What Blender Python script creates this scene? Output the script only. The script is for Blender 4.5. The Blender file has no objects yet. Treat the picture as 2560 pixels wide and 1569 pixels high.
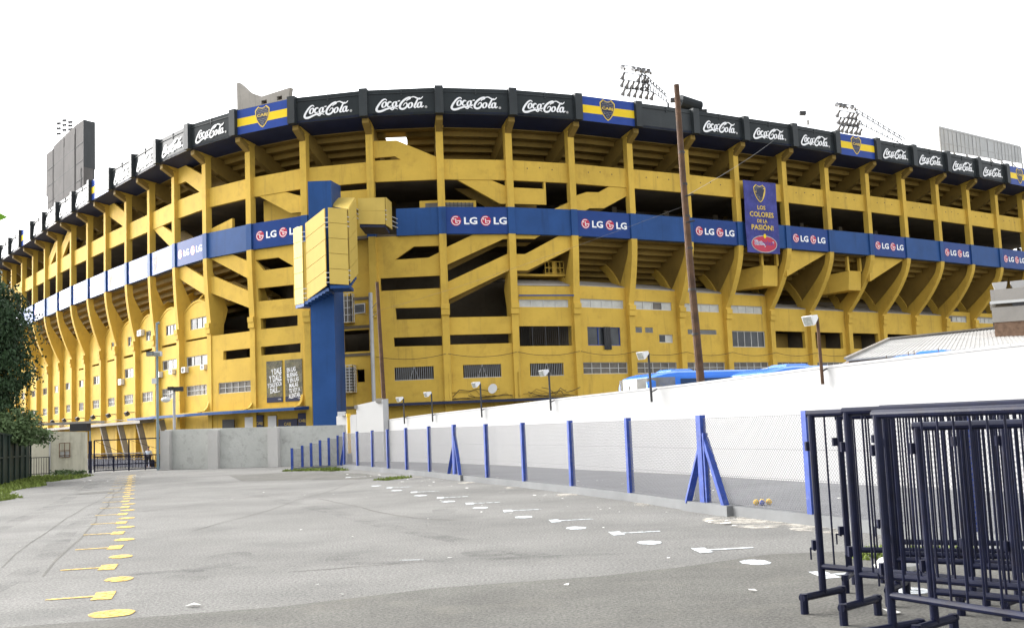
import bpy, bmesh, math, random
from mathutils import Vector, Matrix
from mathutils.geometry import tessellate_polygon
random.seed(7)
sc = bpy.context.scene
COL = sc.collection

# ------------------------------------------------------------------ camera, world, sun, exposure
PITCH, ROLL, EYE = 0.1014966, -0.0418708, 1.7
cp, sp, cr, sr = math.cos(PITCH), math.sin(PITCH), math.cos(ROLL), math.sin(ROLL)
fwd = Vector((0, cp, sp)); up0 = Vector((0, -sp, cp)); rt0 = Vector((1, 0, 0))
rt = cr*rt0 + sr*up0; up = -sr*rt0 + cr*up0
cam_d = bpy.data.cameras.new('camera'); cam = bpy.data.objects.new('camera', cam_d); COL.objects.link(cam)
M3 = Matrix((rt, up, -fwd)).transposed()
cam.matrix_world = Matrix.Translation((0, 0, EYE)) @ M3.to_4x4()
cam_d.sensor_width = 36; cam_d.lens = 36*2700/2560; cam_d.clip_start = .1; cam_d.clip_end = 2000
sc.camera = cam

SUN_EL, SUN_AZ = math.radians(30), math.radians(-58)     # azimuth from +Y, clockwise seen from above
w = bpy.data.worlds.new('World'); sc.world = w; w.use_nodes = True
nt = w.node_tree; nt.nodes.clear()
out = nt.nodes.new('ShaderNodeOutputWorld'); bg = nt.nodes.new('ShaderNodeBackground')
sky = nt.nodes.new('ShaderNodeTexSky'); sky.sky_type = 'NISHITA'; sky.sun_disc = False
sky.sun_elevation = SUN_EL; sky.sun_rotation = SUN_AZ; sky.air_density = 1.0; sky.dust_density = 3.0; sky.ozone_density = 1.0
hs = nt.nodes.new('ShaderNodeHueSaturation'); hs.inputs['Saturation'].default_value = .12
nt.links.new(sky.outputs[0], hs.inputs['Color']); nt.links.new(hs.outputs[0], bg.inputs['Color'])
bg.inputs['Strength'].default_value = .12; nt.links.new(bg.outputs[0], out.inputs[0])
sd = bpy.data.lights.new('sun', 'SUN'); sd.energy = 0.5; sd.angle = math.radians(66); sd.color = (1, .95, .88)
so = bpy.data.objects.new('sun', sd); COL.objects.link(so)
sdir = Vector((math.sin(SUN_AZ)*math.cos(SUN_EL), math.cos(SUN_AZ)*math.cos(SUN_EL), math.sin(SUN_EL)))
so.rotation_euler = sdir.to_track_quat('Z', 'Y').to_euler(); so.location = sdir*60
sc.view_settings.view_transform = 'Standard'; sc.view_settings.look = 'None'
sc.view_settings.exposure = 2.25; sc.view_settings.gamma = 1
sc.render.engine = 'CYCLES'; sc.cycles.use_denoising = True; sc.cycles.max_bounces = 6; sc.cycles.diffuse_bounces = 4

# ------------------------------------------------------------------ materials
def mat(name, col, rough=.7, spec=.3, vary=.0, vscale=.6, dirt=None, dscale=1.2, damt=.4, streak=None, bump=0, bscale=8, bstretch=(1, 1, 1), metal=0, fine=0, fscale=40):
    m = bpy.data.materials.new(name); m.use_nodes = True; n = m.node_tree.nodes; l = m.node_tree.links
    b = n['Principled BSDF']; b.inputs['Roughness'].default_value = rough
    b.inputs['Specular IOR Level'].default_value = spec; b.inputs['Metallic'].default_value = metal
    c4 = (*col, 1); b.inputs['Base Color'].default_value = c4
    tc = n.new('ShaderNodeTexCoord'); cur = None
    def noise(scale, stretch=(1, 1, 1), detail=6, rough_=.6):
        mp = n.new('ShaderNodeMapping'); mp.inputs['Scale'].default_value = stretch
        l.new(tc.outputs['Object'], mp.inputs['Vector'])
        t = n.new('ShaderNodeTexNoise'); t.inputs['Scale'].default_value = scale; t.inputs['Detail'].default_value = detail; t.inputs['Roughness'].default_value = rough_
        l.new(mp.outputs[0], t.inputs['Vector']); return t.outputs['Fac']
    def ramp(s, a, z):
        r = n.new('ShaderNodeMapRange'); r.inputs['From Min'].default_value = a; r.inputs['From Max'].default_value = z
        l.new(s, r.inputs['Value']); return r.outputs[0]
    def mix(fac, c1, c2, mode='MIX', f=None):
        x = n.new('ShaderNodeMix'); x.data_type = 'RGBA'; x.blend_type = mode
        if f is not None: x.inputs['Factor'].default_value = f
        if fac is not None: l.new(fac, x.inputs['Factor'])
        for k, v in ((6, c1), (7, c2)):
            if isinstance(v, tuple): x.inputs[k].default_value = v
            else: l.new(v, x.inputs[k])
        return x.outputs[2]
    cur = c4
    if vary:
        lo = tuple(v*(1-vary) for v in col)+(1,); hi = tuple(min(1, v*(1+vary)) for v in col)+(1,)
        cur = mix(ramp(noise(vscale), .3, .7), lo, hi)
    if fine:
        f1 = tuple([1-fine]*3)+(1,); f2 = tuple([1+fine]*3)+(1,)
        cur = mix(None, cur, mix(ramp(noise(fscale, detail=2), .3, .7), f1, f2), 'MULTIPLY', 1)
    if dirt:
        s = ramp(noise(dscale, detail=8, rough_=.7), .52, .78)
        mu = n.new('ShaderNodeMath'); mu.operation = 'MULTIPLY'; mu.inputs[1].default_value = damt; l.new(s, mu.inputs[0])
        cur = mix(mu.outputs[0], cur, (*dirt, 1))
    if streak:
        s = ramp(noise(1.6, (1, 1, .09), 7, .7), .55, .8)
        mu = n.new('ShaderNodeMath'); mu.operation = 'MULTIPLY'; mu.inputs[1].default_value = streak[3]; l.new(s, mu.inputs[0])
        cur = mix(mu.outputs[0], cur, (*streak[:3], 1))
    if not isinstance(cur, tuple): l.new(cur, b.inputs['Base Color'])
    if bump:
        bp = n.new('ShaderNodeBump'); bp.inputs['Strength'].default_value = bump; bp.inputs['Distance'].default_value = .03
        l.new(noise(bscale, bstretch), bp.inputs['Height']); l.new(bp.outputs[0], b.inputs['Normal'])
    return m

YEL = mat('yellow_paint', (.57, .378, .068), .7, .1, vary=.11, vscale=.35, dirt=(.25, .15, .04), dscale=1.1, damt=.4, streak=(.15, .10, .045, .55), bump=.25, bscale=3.5, bstretch=(.25, .25, 3.5))
YELP = mat('pale_yellow_sheet', (.54, .395, .10), .55, .1, vary=.06, streak=(.3, .2, .06, .3))
YELD = mat('yellow_shaded', (.25, .165, .04), .75, .2, vary=.2, dirt=(.05, .035, .015), damt=.6)  # darker copy of the yellow: shade of undersides and insides put into the colour
BLU = mat('blue_paint', (.022, .07, .21), .5, .12, vary=.12, streak=(.012, .02, .05, .5))
BLUF = mat('bright_blue_paint', (.024, .055, .26), .5, .3, vary=.25, vscale=5, dirt=(.3, .3, .34), dscale=9, damt=.25)
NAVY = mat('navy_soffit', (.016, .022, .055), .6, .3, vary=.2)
FASC = mat('dark_panel', (.024, .029, .031), .55, .3, vary=.2, streak=(.08, .08, .08, .3))
VINYL = mat('dark_vinyl', (.03, .035, .037), .17, .055, vary=.12)
VBAND = mat('blue_vinyl', (.022, .055, .20), .17, .05, vary=.1)
WHT = mat('white_vinyl', (.82, .82, .82), .4, .3)
VBLU = mat('flag_blue', (.03, .065, .27), .2, .06, vary=.1)
VYEL = mat('flag_yellow', (.8, .56, .03), .25, .06, vary=.08)
LGRED = mat('logo_red', (.42, .015, .05), .4, .3)
GOLD = mat('gold_ink', (.62, .43, .06), .45, .3)
CONCP = mat('pale_concrete', (.45, .44, .42), .85, .2, vary=.12, dirt=(.28, .26, .23), damt=.5, streak=(.2, .19, .18, .5), bump=.3)
KERB = mat('kerb_concrete', (.17, .175, .178), .85, .2, vary=.15, dirt=(.14, .14, .14), dscale=2, damt=.5, streak=(.13, .13, .12, .4), bump=.2)
CONC = mat('concrete', (.30, .28, .25), .85, .2, vary=.15, dirt=(.08, .07, .06), damt=.5, streak=(.07, .065, .06, .6), bump=.3)
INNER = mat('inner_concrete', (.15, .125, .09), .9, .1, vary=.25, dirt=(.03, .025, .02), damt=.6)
GLASS = mat('window_glass', (.05, .055, .06), .1, .2, vary=.4, vscale=.8)
BLIND = mat('pale_blind', (.46, .46, .42), .4, .2, vary=.15, vscale=1.5)
DULLG = mat('dusty_glass', (.13, .118, .10), .35, .15, vary=.35, vscale=1.3, dirt=(.07, .06, .05), damt=.5)
FRAME = mat('white_frame', (.52, .52, .5), .6, .15, dirt=(.3, .28, .25), damt=.4)
DARKM = mat('dark_metal', (.03, .03, .032), .55, .4, vary=.2)
STEEL = mat('grey_steel', (.36, .36, .35), .5, .4, vary=.15, dirt=(.14, .1, .07), dscale=3, damt=.4)
WIRE = mat('wire_steel', (.12, .12, .13), .5, .4)
WALLW = mat('white_wall', (.40, .40, .398), .85, .2, vary=.03, dirt=(.4, .39, .36), dscale=.7, damt=.4, streak=(.38, .38, .36, .4), bump=.15, bscale=12)
BLOCK = mat('rough_render', (.42, .425, .40), .95, .1, vary=.12, dirt=(.13, .125, .11), dscale=2.6, damt=.55, bump=.9, bscale=9)
BEIGE = mat('beige_render', (.52, .49, .39), .9, .15, vary=.1, dirt=(.2, .18, .13), dscale=1.3, damt=.5, streak=(.2, .18, .14, .6), bump=.3)
BRIGHTM = mat('lamp_housing', (.6, .6, .59), .4, .4, vary=.1)
RUST = mat('rusty_pole', (.085, .045, .024), .75, .3, vary=.4, vscale=3, dirt=(.045, .03, .022), dscale=2.5, damt=.9, streak=(.32, .17, .07, .6), bump=.3)
BUSB = mat('bus_blue', (.025, .17, .62), .22, .5, vary=.06)
BUSG = mat('bus_glass', (.03, .035, .035), .08, .6)
BUSS = mat('bus_curtain_glass', (.17, .165, .15), .15, .5, vary=.3, vscale=2)
ROOF = mat('corrugated_roof', (.44, .43, .41), .85, .15, vary=.15, dirt=(.2, .19, .17), damt=.5, bump=.5, bscale=9, bstretch=(1, .08, 1))
BRICK = mat('brown_brick', (.17, .11, .075), .9, .1, vary=.3, vscale=4)
LAMPG = mat('lamp_grey', (.16, .16, .165), .4, .5, vary=.3)
SCORE = mat('scoreboard_sheet', (.095, .09, .088), .75, .05, vary=.12, vscale=.4, dirt=(.16, .15, .14), dscale=.5, damt=.5)
CHAR = mat('charcoal_sheet', (.03, .034, .037), .6, .05, vary=.2)
PRESS = mat('press_box_glass', (.35, .355, .35), .45, .15, vary=.12, vscale=.5, streak=(.35, .34, .32, .5))
NAVYB = mat('navy_enamel', (.006, .008, .025), .4, .18, vary=.35, vscale=6, dirt=(.03, .017, .013), dscale=14, damt=.35)
ASPH = mat('asphalt', (.178, .175, .165), .92, .2, vary=.2, vscale=.3, dirt=(.105, .105, .10), dscale=.33, damt=.8, streak=(.27, .26, .24, .35), fine=.42, fscale=30, bump=.7, bscale=45)
TYRE = mat('tyre_mark', (.10, .10, .098), .9, .2, vary=.2)
ASPD = mat('dark_asphalt', (.122, .119, .108), .9, .2, vary=.16, vscale=.8, dirt=(.21, .195, .165), dscale=.9, damt=.5, fine=.4, fscale=36, bump=.5, bscale=70)
LOTA = mat('lot_asphalt', (.14, .143, .15), .9, .2, vary=.16, vscale=.5, fine=.2, fscale=30)
PAINTY = mat('worn_yellow_paint', (.72, .5, .12), .75, .2, vary=.08, dirt=(.3, .25, .14), dscale=7, damt=.7)
PAINTW = mat('worn_white_paint', (.72, .76, .78), .75, .2, vary=.05, dirt=(.35, .35, .34), dscale=6, damt=.6)
DUST = mat('pale_dust', (.55, .52, .46), .95, .1, vary=.2, vscale=3)
def patchy(m, scale, lo, hi):              # worn through: the layer below shows in a noise pattern
    n, l = m.node_tree.nodes, m.node_tree.links; tc = n.new('ShaderNodeTexCoord'); t = n.new('ShaderNodeTexNoise'); t.inputs['Scale'].default_value = scale; t.inputs['Detail'].default_value = 8; t.inputs['Roughness'].default_value = .7
    l.new(tc.outputs['Object'], t.inputs['Vector']); r = n.new('ShaderNodeMapRange'); r.inputs['From Min'].default_value = lo; r.inputs['From Max'].default_value = hi; l.new(t.outputs['Fac'], r.inputs['Value']); l.new(r.outputs[0], n['Principled BSDF'].inputs['Alpha'])
patchy(TYRE, 1.1, .45, 1.3); patchy(DUST, 2.2, .44, .66); patchy(PAINTY, 11, .36, .56); patchy(PAINTW, 11, .36, .56)
GRASSM = mat('grass_blades', (.13, .17, .035), .8, .2, vary=.5, vscale=3)
LEAFD = mat('dark_leaf', (.026, .052, .02), .6, .3, vary=.5, vscale=1.5)
LEAFO = mat('olive_leaf', (.10, .15, .06), .65, .3, vary=.4, vscale=1.5)
LEAFB = mat('bright_leaf', (.16, .36, .02), .5, .3, vary=.2)
BARK = mat('bark', (.09, .065, .045), .9, .1, vary=.3, vscale=6)
GRNF = mat('dark_green_sheet', (.016, .028, .022), .55, .3, vary=.25)
PAPER = mat('litter_paper', (.75, .74, .7), .8, .2, vary=.1)
SKIN = mat('skin', (.36, .2, .13), .6, .3); SHIRT = mat('pale_shirt', (.55, .62, .72), .85, .1, vary=.1)
TROUS = mat('dark_trousers', (.03, .032, .04), .85, .1); HAIR = mat('dark_hair', (.015, .012, .01), .6, .3)
BALLY = mat('ball_yellow', (.7, .42, .02), .4, .4); BALLB = mat('ball_blue', (.03, .05, .25), .4, .4)
CYAN = mat('pale_blue_pole', (.17, .235, .255), .55, .4, vary=.2, dirt=(.25, .2, .16), dscale=4, damt=.5)
POSTER = mat('poster_print', (.10, .088, .05), .4, .4, vary=.6, vscale=1.6, dirt=(.21, .20, .03), dscale=2.2, damt=.7, fine=.55, fscale=9)
INK = mat('poster_navy', (.014, .017, .05), .5, .3)
BANN = mat('banner_cloth', (.05, .055, .22), .7, .2, vary=.3, vscale=.9, dirt=(.13, .13, .3), dscale=3.5, damt=.5)
LENS = mat('lamp_lens', (.25, .26, .24), .1, .6, vary=.3, vscale=9)

# ------------------------------------------------------------------ mesh helpers
class B:
    def __init__(s): s.v = []; s.f = []; s.mi = []; s.mats = []
    def m(s, mt):
        if mt not in s.mats: s.mats.append(mt)
        return s.mats.index(mt)
    def poly(s, pts, mt):
        k = len(s.v); s.v += [tuple(p) for p in pts]; s.f.append(tuple(range(k, k+len(pts)))); s.mi.append(s.m(mt))
    def hexa(s, a, b, mt):                      # two matching quads (lower, upper)
        n = len(a); k = len(s.v); s.v += [tuple(p) for p in a]+[tuple(p) for p in b]; i = s.m(mt)
        s.f.append(tuple(range(k+n-1, k-1, -1))); s.mi.append(i); s.f.append(tuple(range(k+n, k+2*n))); s.mi.append(i)
        for j in range(n):
            q = (j+1) % n; s.f.append((k+j, k+q, k+n+q, k+n+j)); s.mi.append(i)
    def box(s, c, d, mt, ax=None):
        c = Vector(c); X, Y, Z = ax or (Vector((1, 0, 0)), Vector((0, 1, 0)), Vector((0, 0, 1)))
        x, y, z = X*d[0]/2, Y*d[1]/2, Z*d[2]/2
        s.hexa([c-x-y-z, c+x-y-z, c+x+y-z, c-x+y-z], [c-x-y+z, c+x-y+z, c+x+y+z, c-x+y+z], mt)
    def bar(s, a, b, wd, ht, mt, side=None):
        a, b = Vector(a), Vector(b); d = (b-a).normalized(); r = Vector(side) if side is not None else (Vector((0, 0, 1)) if abs(d.z) < .9 else Vector((1, 0, 0)))
        u = d.cross(r).normalized(); v = u.cross(d).normalized()
        s.hexa([a-u*wd/2-v*ht/2, a+u*wd/2-v*ht/2, a+u*wd/2+v*ht/2, a-u*wd/2+v*ht/2], [b-u*wd/2-v*ht/2, b+u*wd/2-v*ht/2, b+u*wd/2+v*ht/2, b-u*wd/2+v*ht/2], mt)
    def tube(s, a, b, r, mt, n=8, r2=None):
        a, b = Vector(a), Vector(b); d = (b-a).normalized(); q = Vector((0, 0, 1)) if abs(d.z) < .9 else Vector((1, 0, 0))
        u = d.cross(q).normalized(); v = u.cross(d); r2 = r if r2 is None else r2
        A = [a+(u*math.cos(t)+v*math.sin(t))*r for t in [2*math.pi*i/n for i in range(n)]]
        C = [b+(u*math.cos(t)+v*math.sin(t))*r2 for t in [2*math.pi*i/n for i in range(n)]]
        s.hexa(A, C, mt)
    def path(s, pts, r, mt, n=6):
        for a, b in zip(pts[:-1], pts[1:]): s.tube(a, b, r, mt, n)
    def loft(s, rings, mt, closed=True, caps=True):
        n = len(rings[0]); k = len(s.v); i = s.m(mt)
        for r in rings: s.v += [tuple(p) for p in r]
        for a in range(len(rings)-1):
            for j in range(n if closed else n-1):
                q = (j+1) % n; s.f.append((k+a*n+j, k+a*n+q, k+(a+1)*n+q, k+(a+1)*n+j)); s.mi.append(i)
        if caps and closed:
            s.f.append(tuple(range(k+n-1, k-1, -1))); s.mi.append(i)
            e = k+(len(rings)-1)*n; s.f.append(tuple(range(e, e+n))); s.mi.append(i)
    def ball(s, c, r, mt, n=10, sq=(1, 1, 1)):
        c = Vector(c)
        rings = [[c+Vector((math.cos(2*math.pi*j/n)*math.sin(p)*r*sq[0], math.sin(2*math.pi*j/n)*math.sin(p)*r*sq[1], math.cos(p)*r*sq[2])) for j in range(n)] for p in [math.pi*(.03+.94*i/(n//2+1)) for i in range(n//2+2)]]
        s.loft(rings, mt)
    def plate(s, outer, holes, fn, o0, o1, mt):  # polygon with holes between offsets o0..o1; fn(u, z, o) -> point
        allp = [p for lp in [outer]+holes for p in lp]
        tris = tessellate_polygon([[Vector((p[0], p[1], 0)) for p in lp] for lp in [outer]+holes])
        k = len(s.v); n = len(allp); i = s.m(mt)
        s.v += [tuple(fn(p[0], p[1], o1)) for p in allp]+[tuple(fn(p[0], p[1], o0)) for p in allp]
        for t in tris:
            a, b, c = t
            ar = (allp[b][0]-allp[a][0])*(allp[c][1]-allp[a][1])-(allp[c][0]-allp[a][0])*(allp[b][1]-allp[a][1])
            if abs(ar) < 1e-9: continue
            if ar < 0: b, c = c, b
            s.f.append((k+a, k+b, k+c)); s.mi.append(i); s.f.append((k+n+a, k+n+c, k+n+b)); s.mi.append(i)
        st = 0
        for lp in [outer]+holes:
            m_ = len(lp)
            for j in range(m_):
                q = (j+1) % m_; s.f.append((k+st+j, k+st+q, k+n+st+q, k+n+st+j)); s.mi.append(i)
            st += m_
    def build(s, name, parent=None, smooth=False, fix=True):
        me = bpy.data.meshes.new(name); me.from_pydata(s.v, [], s.f)
        for mt in s.mats: me.materials.append(mt)
        me.polygons.foreach_set('material_index', s.mi)
        if fix:
            bm = bmesh.new(); bm.from_mesh(me); bmesh.ops.recalc_face_normals(bm, faces=bm.faces); bm.to_mesh(me); bm.free()
        if smooth: me.polygons.foreach_set('use_smooth', [True]*len(me.polygons))
        me.update(); o = bpy.data.objects.new(name, me); COL.objects.link(o)
        if parent: o.parent = parent; o.matrix_parent_inverse = Matrix.Identity(4); o.location = -origin(parent)
        return o
def origin(p):
    v = Vector((0, 0, 0))
    while p is not None: v += p.location; p = p.parent
    return v
def tag(o, label=None, cat=None, group=None, kind=None):
    if label: o['label'] = label
    if cat: o['category'] = cat
    if group: o['group'] = group
    if kind: o['kind'] = kind
    return o
def thing(name, label, cat, loc, group=None):
    o = bpy.data.objects.new(name, None); o.empty_display_size = .3; COL.objects.link(o); o.location = loc
    return tag(o, label, cat, group)
_tc = {}
def text_geo(body, bold=0, shear=0):
    k = (body, bold, shear)
    if k in _tc: return _tc[k]
    cu = bpy.data.curves.new('t', 'FONT'); cu.body = body; cu.size = 1; cu.offset = bold; cu.resolution_u = 2; cu.shear = shear
    ob = bpy.data.objects.new('t', cu); COL.objects.link(ob)
    me = bpy.data.meshes.new_from_object(ob.evaluated_get(bpy.context.evaluated_depsgraph_get()))
    v = [tuple(p.co) for p in me.vertices]; f = [tuple(p.vertices) for p in me.polygons]
    bpy.data.objects.remove(ob); bpy.data.curves.remove(cu); bpy.data.meshes.remove(me)
    x0, x1 = min(p[0] for p in v), max(p[0] for p in v); y0, y1 = min(p[1] for p in v), max(p[1] for p in v)
    v = [((p[0]-x0)/(x1-x0)-.5, (p[1]-y0)/(y1-y0)-.5) for p in v]
    _tc[k] = (v, f, (x1-x0)/(y1-y0)); return _tc[k]
def put_text(b, body, fn, u, z, h, mt, o, wd=None, bold=0, rot=0, shear=0):
    v, f, asp = text_geo(body, bold, shear); wd = wd or h*asp; k = len(b.v); i = b.m(mt); c, s_ = math.cos(rot), math.sin(rot)
    for x, y in v:
        x, y = x*wd, y*h
        b.v.append(tuple(fn(u+x*c-y*s_, z+x*s_+y*c, o)))
    for q in f: b.f.append(tuple(k+j for j in q)); b.mi.append(i)
def catmull(pts, n=6, closed=False):
    P = [pts[-1]]+pts+[pts[0], pts[1]] if closed else [pts[0]]+pts+[pts[-1]]
    out_ = []
    for i in range(1, len(P)-2):
        for k in range(n):
            t = k/n; a, b_, c, d = P[i-1:i+3]
            out_.append(tuple(.5*((2*b_[j])+(-a[j]+c[j])*t+(2*a[j]-5*b_[j]+4*c[j]-d[j])*t*t+(-a[j]+3*b_[j]-3*c[j]+d[j])*t**3) for j in range(len(a))))
    if not closed: out_.append(tuple(P[-2]))
    return out_
# ------------------------------------------------------------------ ground (slopes gently down behind the gate)
def gz(x, y): return 0 if y < 66 else (-.75*min(1, (y-66)/30))
b = B(); xs = [-400, -120, -60, -30, -24, 0, 30, 60, 120, 400]; ys = [-60, 0, 10, 20, 30, 40, 50, 60, 66, 76, 86, 96, 130, 200, 700]
for i in range(len(xs)-1):
    for j in range(len(ys)-1):
        b.poly([(x, y, gz(x, y)) for x, y in ((xs[i], ys[j]), (xs[i+1], ys[j]), (xs[i+1], ys[j+1]), (xs[i], ys[j+1]))], ASPH)
ground = b.build('ground', fix=False); tag(ground, 'worn grey asphalt parking ground', kind='structure')
def sheet(name, pts, z, mt, label=None, parent=None, kind='structure'):
    b = B(); b.plate([tuple(p) for p in pts], [], lambda u, v, o: (u, v, o), z-.002, z, mt); o = b.build(name, parent)
    if not parent: tag(o, label, kind=kind)
    return o
def wob(pts, n=7, a=.12):
    r = random.Random(3); out_ = []
    for p, q in zip(pts, pts[1:]+pts[:1]):
        for k in range(n): t = k/n; out_.append((p[0]+(q[0]-p[0])*t+r.uniform(-a, a), p[1]+(q[1]-p[1])*t+r.uniform(-a, a)))
    return out_
sheet('front_road', [(-14, 1.0), (-14, 8.6), (-5.6, 10.2), (-3.08, 10.76), (-2.42, 10.92), (-.89, 11.75), (.84, 12.1), (1.8, 12.55), (3.0, 13.35), (4.4, 13.3), (9, 9), (9, 1)], .004, ASPD, 'darker strip of asphalt across the foreground')
sheet('asphalt_patch', [(-12.6, 47.4), (-10.4, 40.9), (-7.6, 39.6), (-5.6, 38.2), (-4.7, 39.0), (-6.3, 43.5), (-7.9, 46.6), (-10, 48)], .004, ASPD, 'darker asphalt repair patch beside the fence')
sheet('lot_surface', [(4.6, 16.7), (-2, 35.3), (-8, 50.4), (-9.6, 54), (-8, 60.4), (-4.1, 52.9), (2, 39.1), (9.4, 20.7), (12, 15), (5.6, 13.6)], .004, LOTA, 'bluish asphalt of the fenced lot under the white wall')

# ------------------------------------------------------------------ stadium plan
RAW = [(-53.49, 122.74), (-50.11, 118.12), (-46.68, 113.49), (-43.11, 108.93), (-39.59, 104.39), (-35.95, 99.94), (-32.28, 95.5), (-28.65, 91.02), (-24.82, 86.93), (-20.42, 83.71), (-15.55, 81.18), (-10.29, 80.1), (-4.95, 80.12), (.28, 81.35), (5.2, 83.34), (10.12, 86.05), (15.14, 88.85), (19.92, 91.79), (24.8, 94.68), (29.52, 97.9), (34.27, 101.05), (38.88, 104.28), (43.48, 107.57), (48.01, 110.95), (52.49, 114.36)]
NL, NR = 6, 3
PTS = [Vector((RAW[0][0]-3.42*k, RAW[0][1]+4.62*k)) for k in range(NL, 0, -1)]+[Vector(p) for p in RAW]+[Vector((RAW[-1][0]+4.5*k, RAW[-1][1]+3.42*k)) for k in range(1, NR+1)]
INS = [1.7]*NL+[1.6, 1.5, 1.4, 1.25, 1.0, .75, .4, .3, .3, .2, .1, .05, .05, .15, .3, .9, 1.7, 2.1, 2.6, 2.85, 3.15, 3.3, 3.45, 3.5, 3.5]+[3.5]*NR
NM = {n: i+NL for i, n in enumerate('RSTUVWXYZABCDEFGHIJKLMNOP')}
N = len(PTS)
def nrm(i):
    t = (PTS[min(i+1, N-1)]-PTS[max(i-1, 0)]).normalized(); return Vector((t.y, -t.x))
NRM = [nrm(i) for i in range(N)]
def ringpt(fi, off, rel=False):
    i = min(int(fi), N-2); t = fi-i
    def one(j): return PTS[j]+NRM[j]*(off-(INS[j] if rel else 0))
    return one(i).lerp(one(i+1), t)
def ring(b, prof, i0, i1, mt, rel=False, step=1):
    fs = [i0+k*step for k in range(int(round((i1-i0)/step))+1)]
    b.loft([[(*ringpt(f, o, rel), z) for o, z in prof] for f in fs], mt)
class Bay:
    def __init__(s, i, off=.35, rel=False):
        s.A = PTS[i]-NRM[i]*(off+(INS[i] if rel else 0)); Bp = PTS[i+1]-NRM[i+1]*(off+(INS[i+1] if rel else 0))
        t = Bp-s.A; s.L = t.length; s.t = t.normalized(); s.n = Vector((s.t.y, -s.t.x))
        s.T3 = Vector((*s.t, 0)); s.N3 = Vector((*s.n, 0))
    def __call__(s, u, z, o=0): p = s.A+s.t*u+s.n*o; return (p.x, p.y, z)
    def box(s, b, u0, u1, z0, z1, o0, o1, mt): b.hexa([s(u0, z0, o0), s(u1, z0, o0), s(u1, z0, o1), s(u0, z0, o1)], [s(u0, z1, o0), s(u1, z1, o0), s(u1, z1, o1), s(u0, z1, o1)], mt)
stad = thing('stadium', 'huge yellow and blue concrete football stadium with curved tiers and open bays', 'stadium', (-5, 84, 0))
def bi(k): return NM[k[0]]
ZK, ZT, ZB, ZP0, ZP1, ZF0, ZF1 = 24.5, 18.2, 16.14, 20.36, 21.93, 25.0, 27.0

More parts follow.
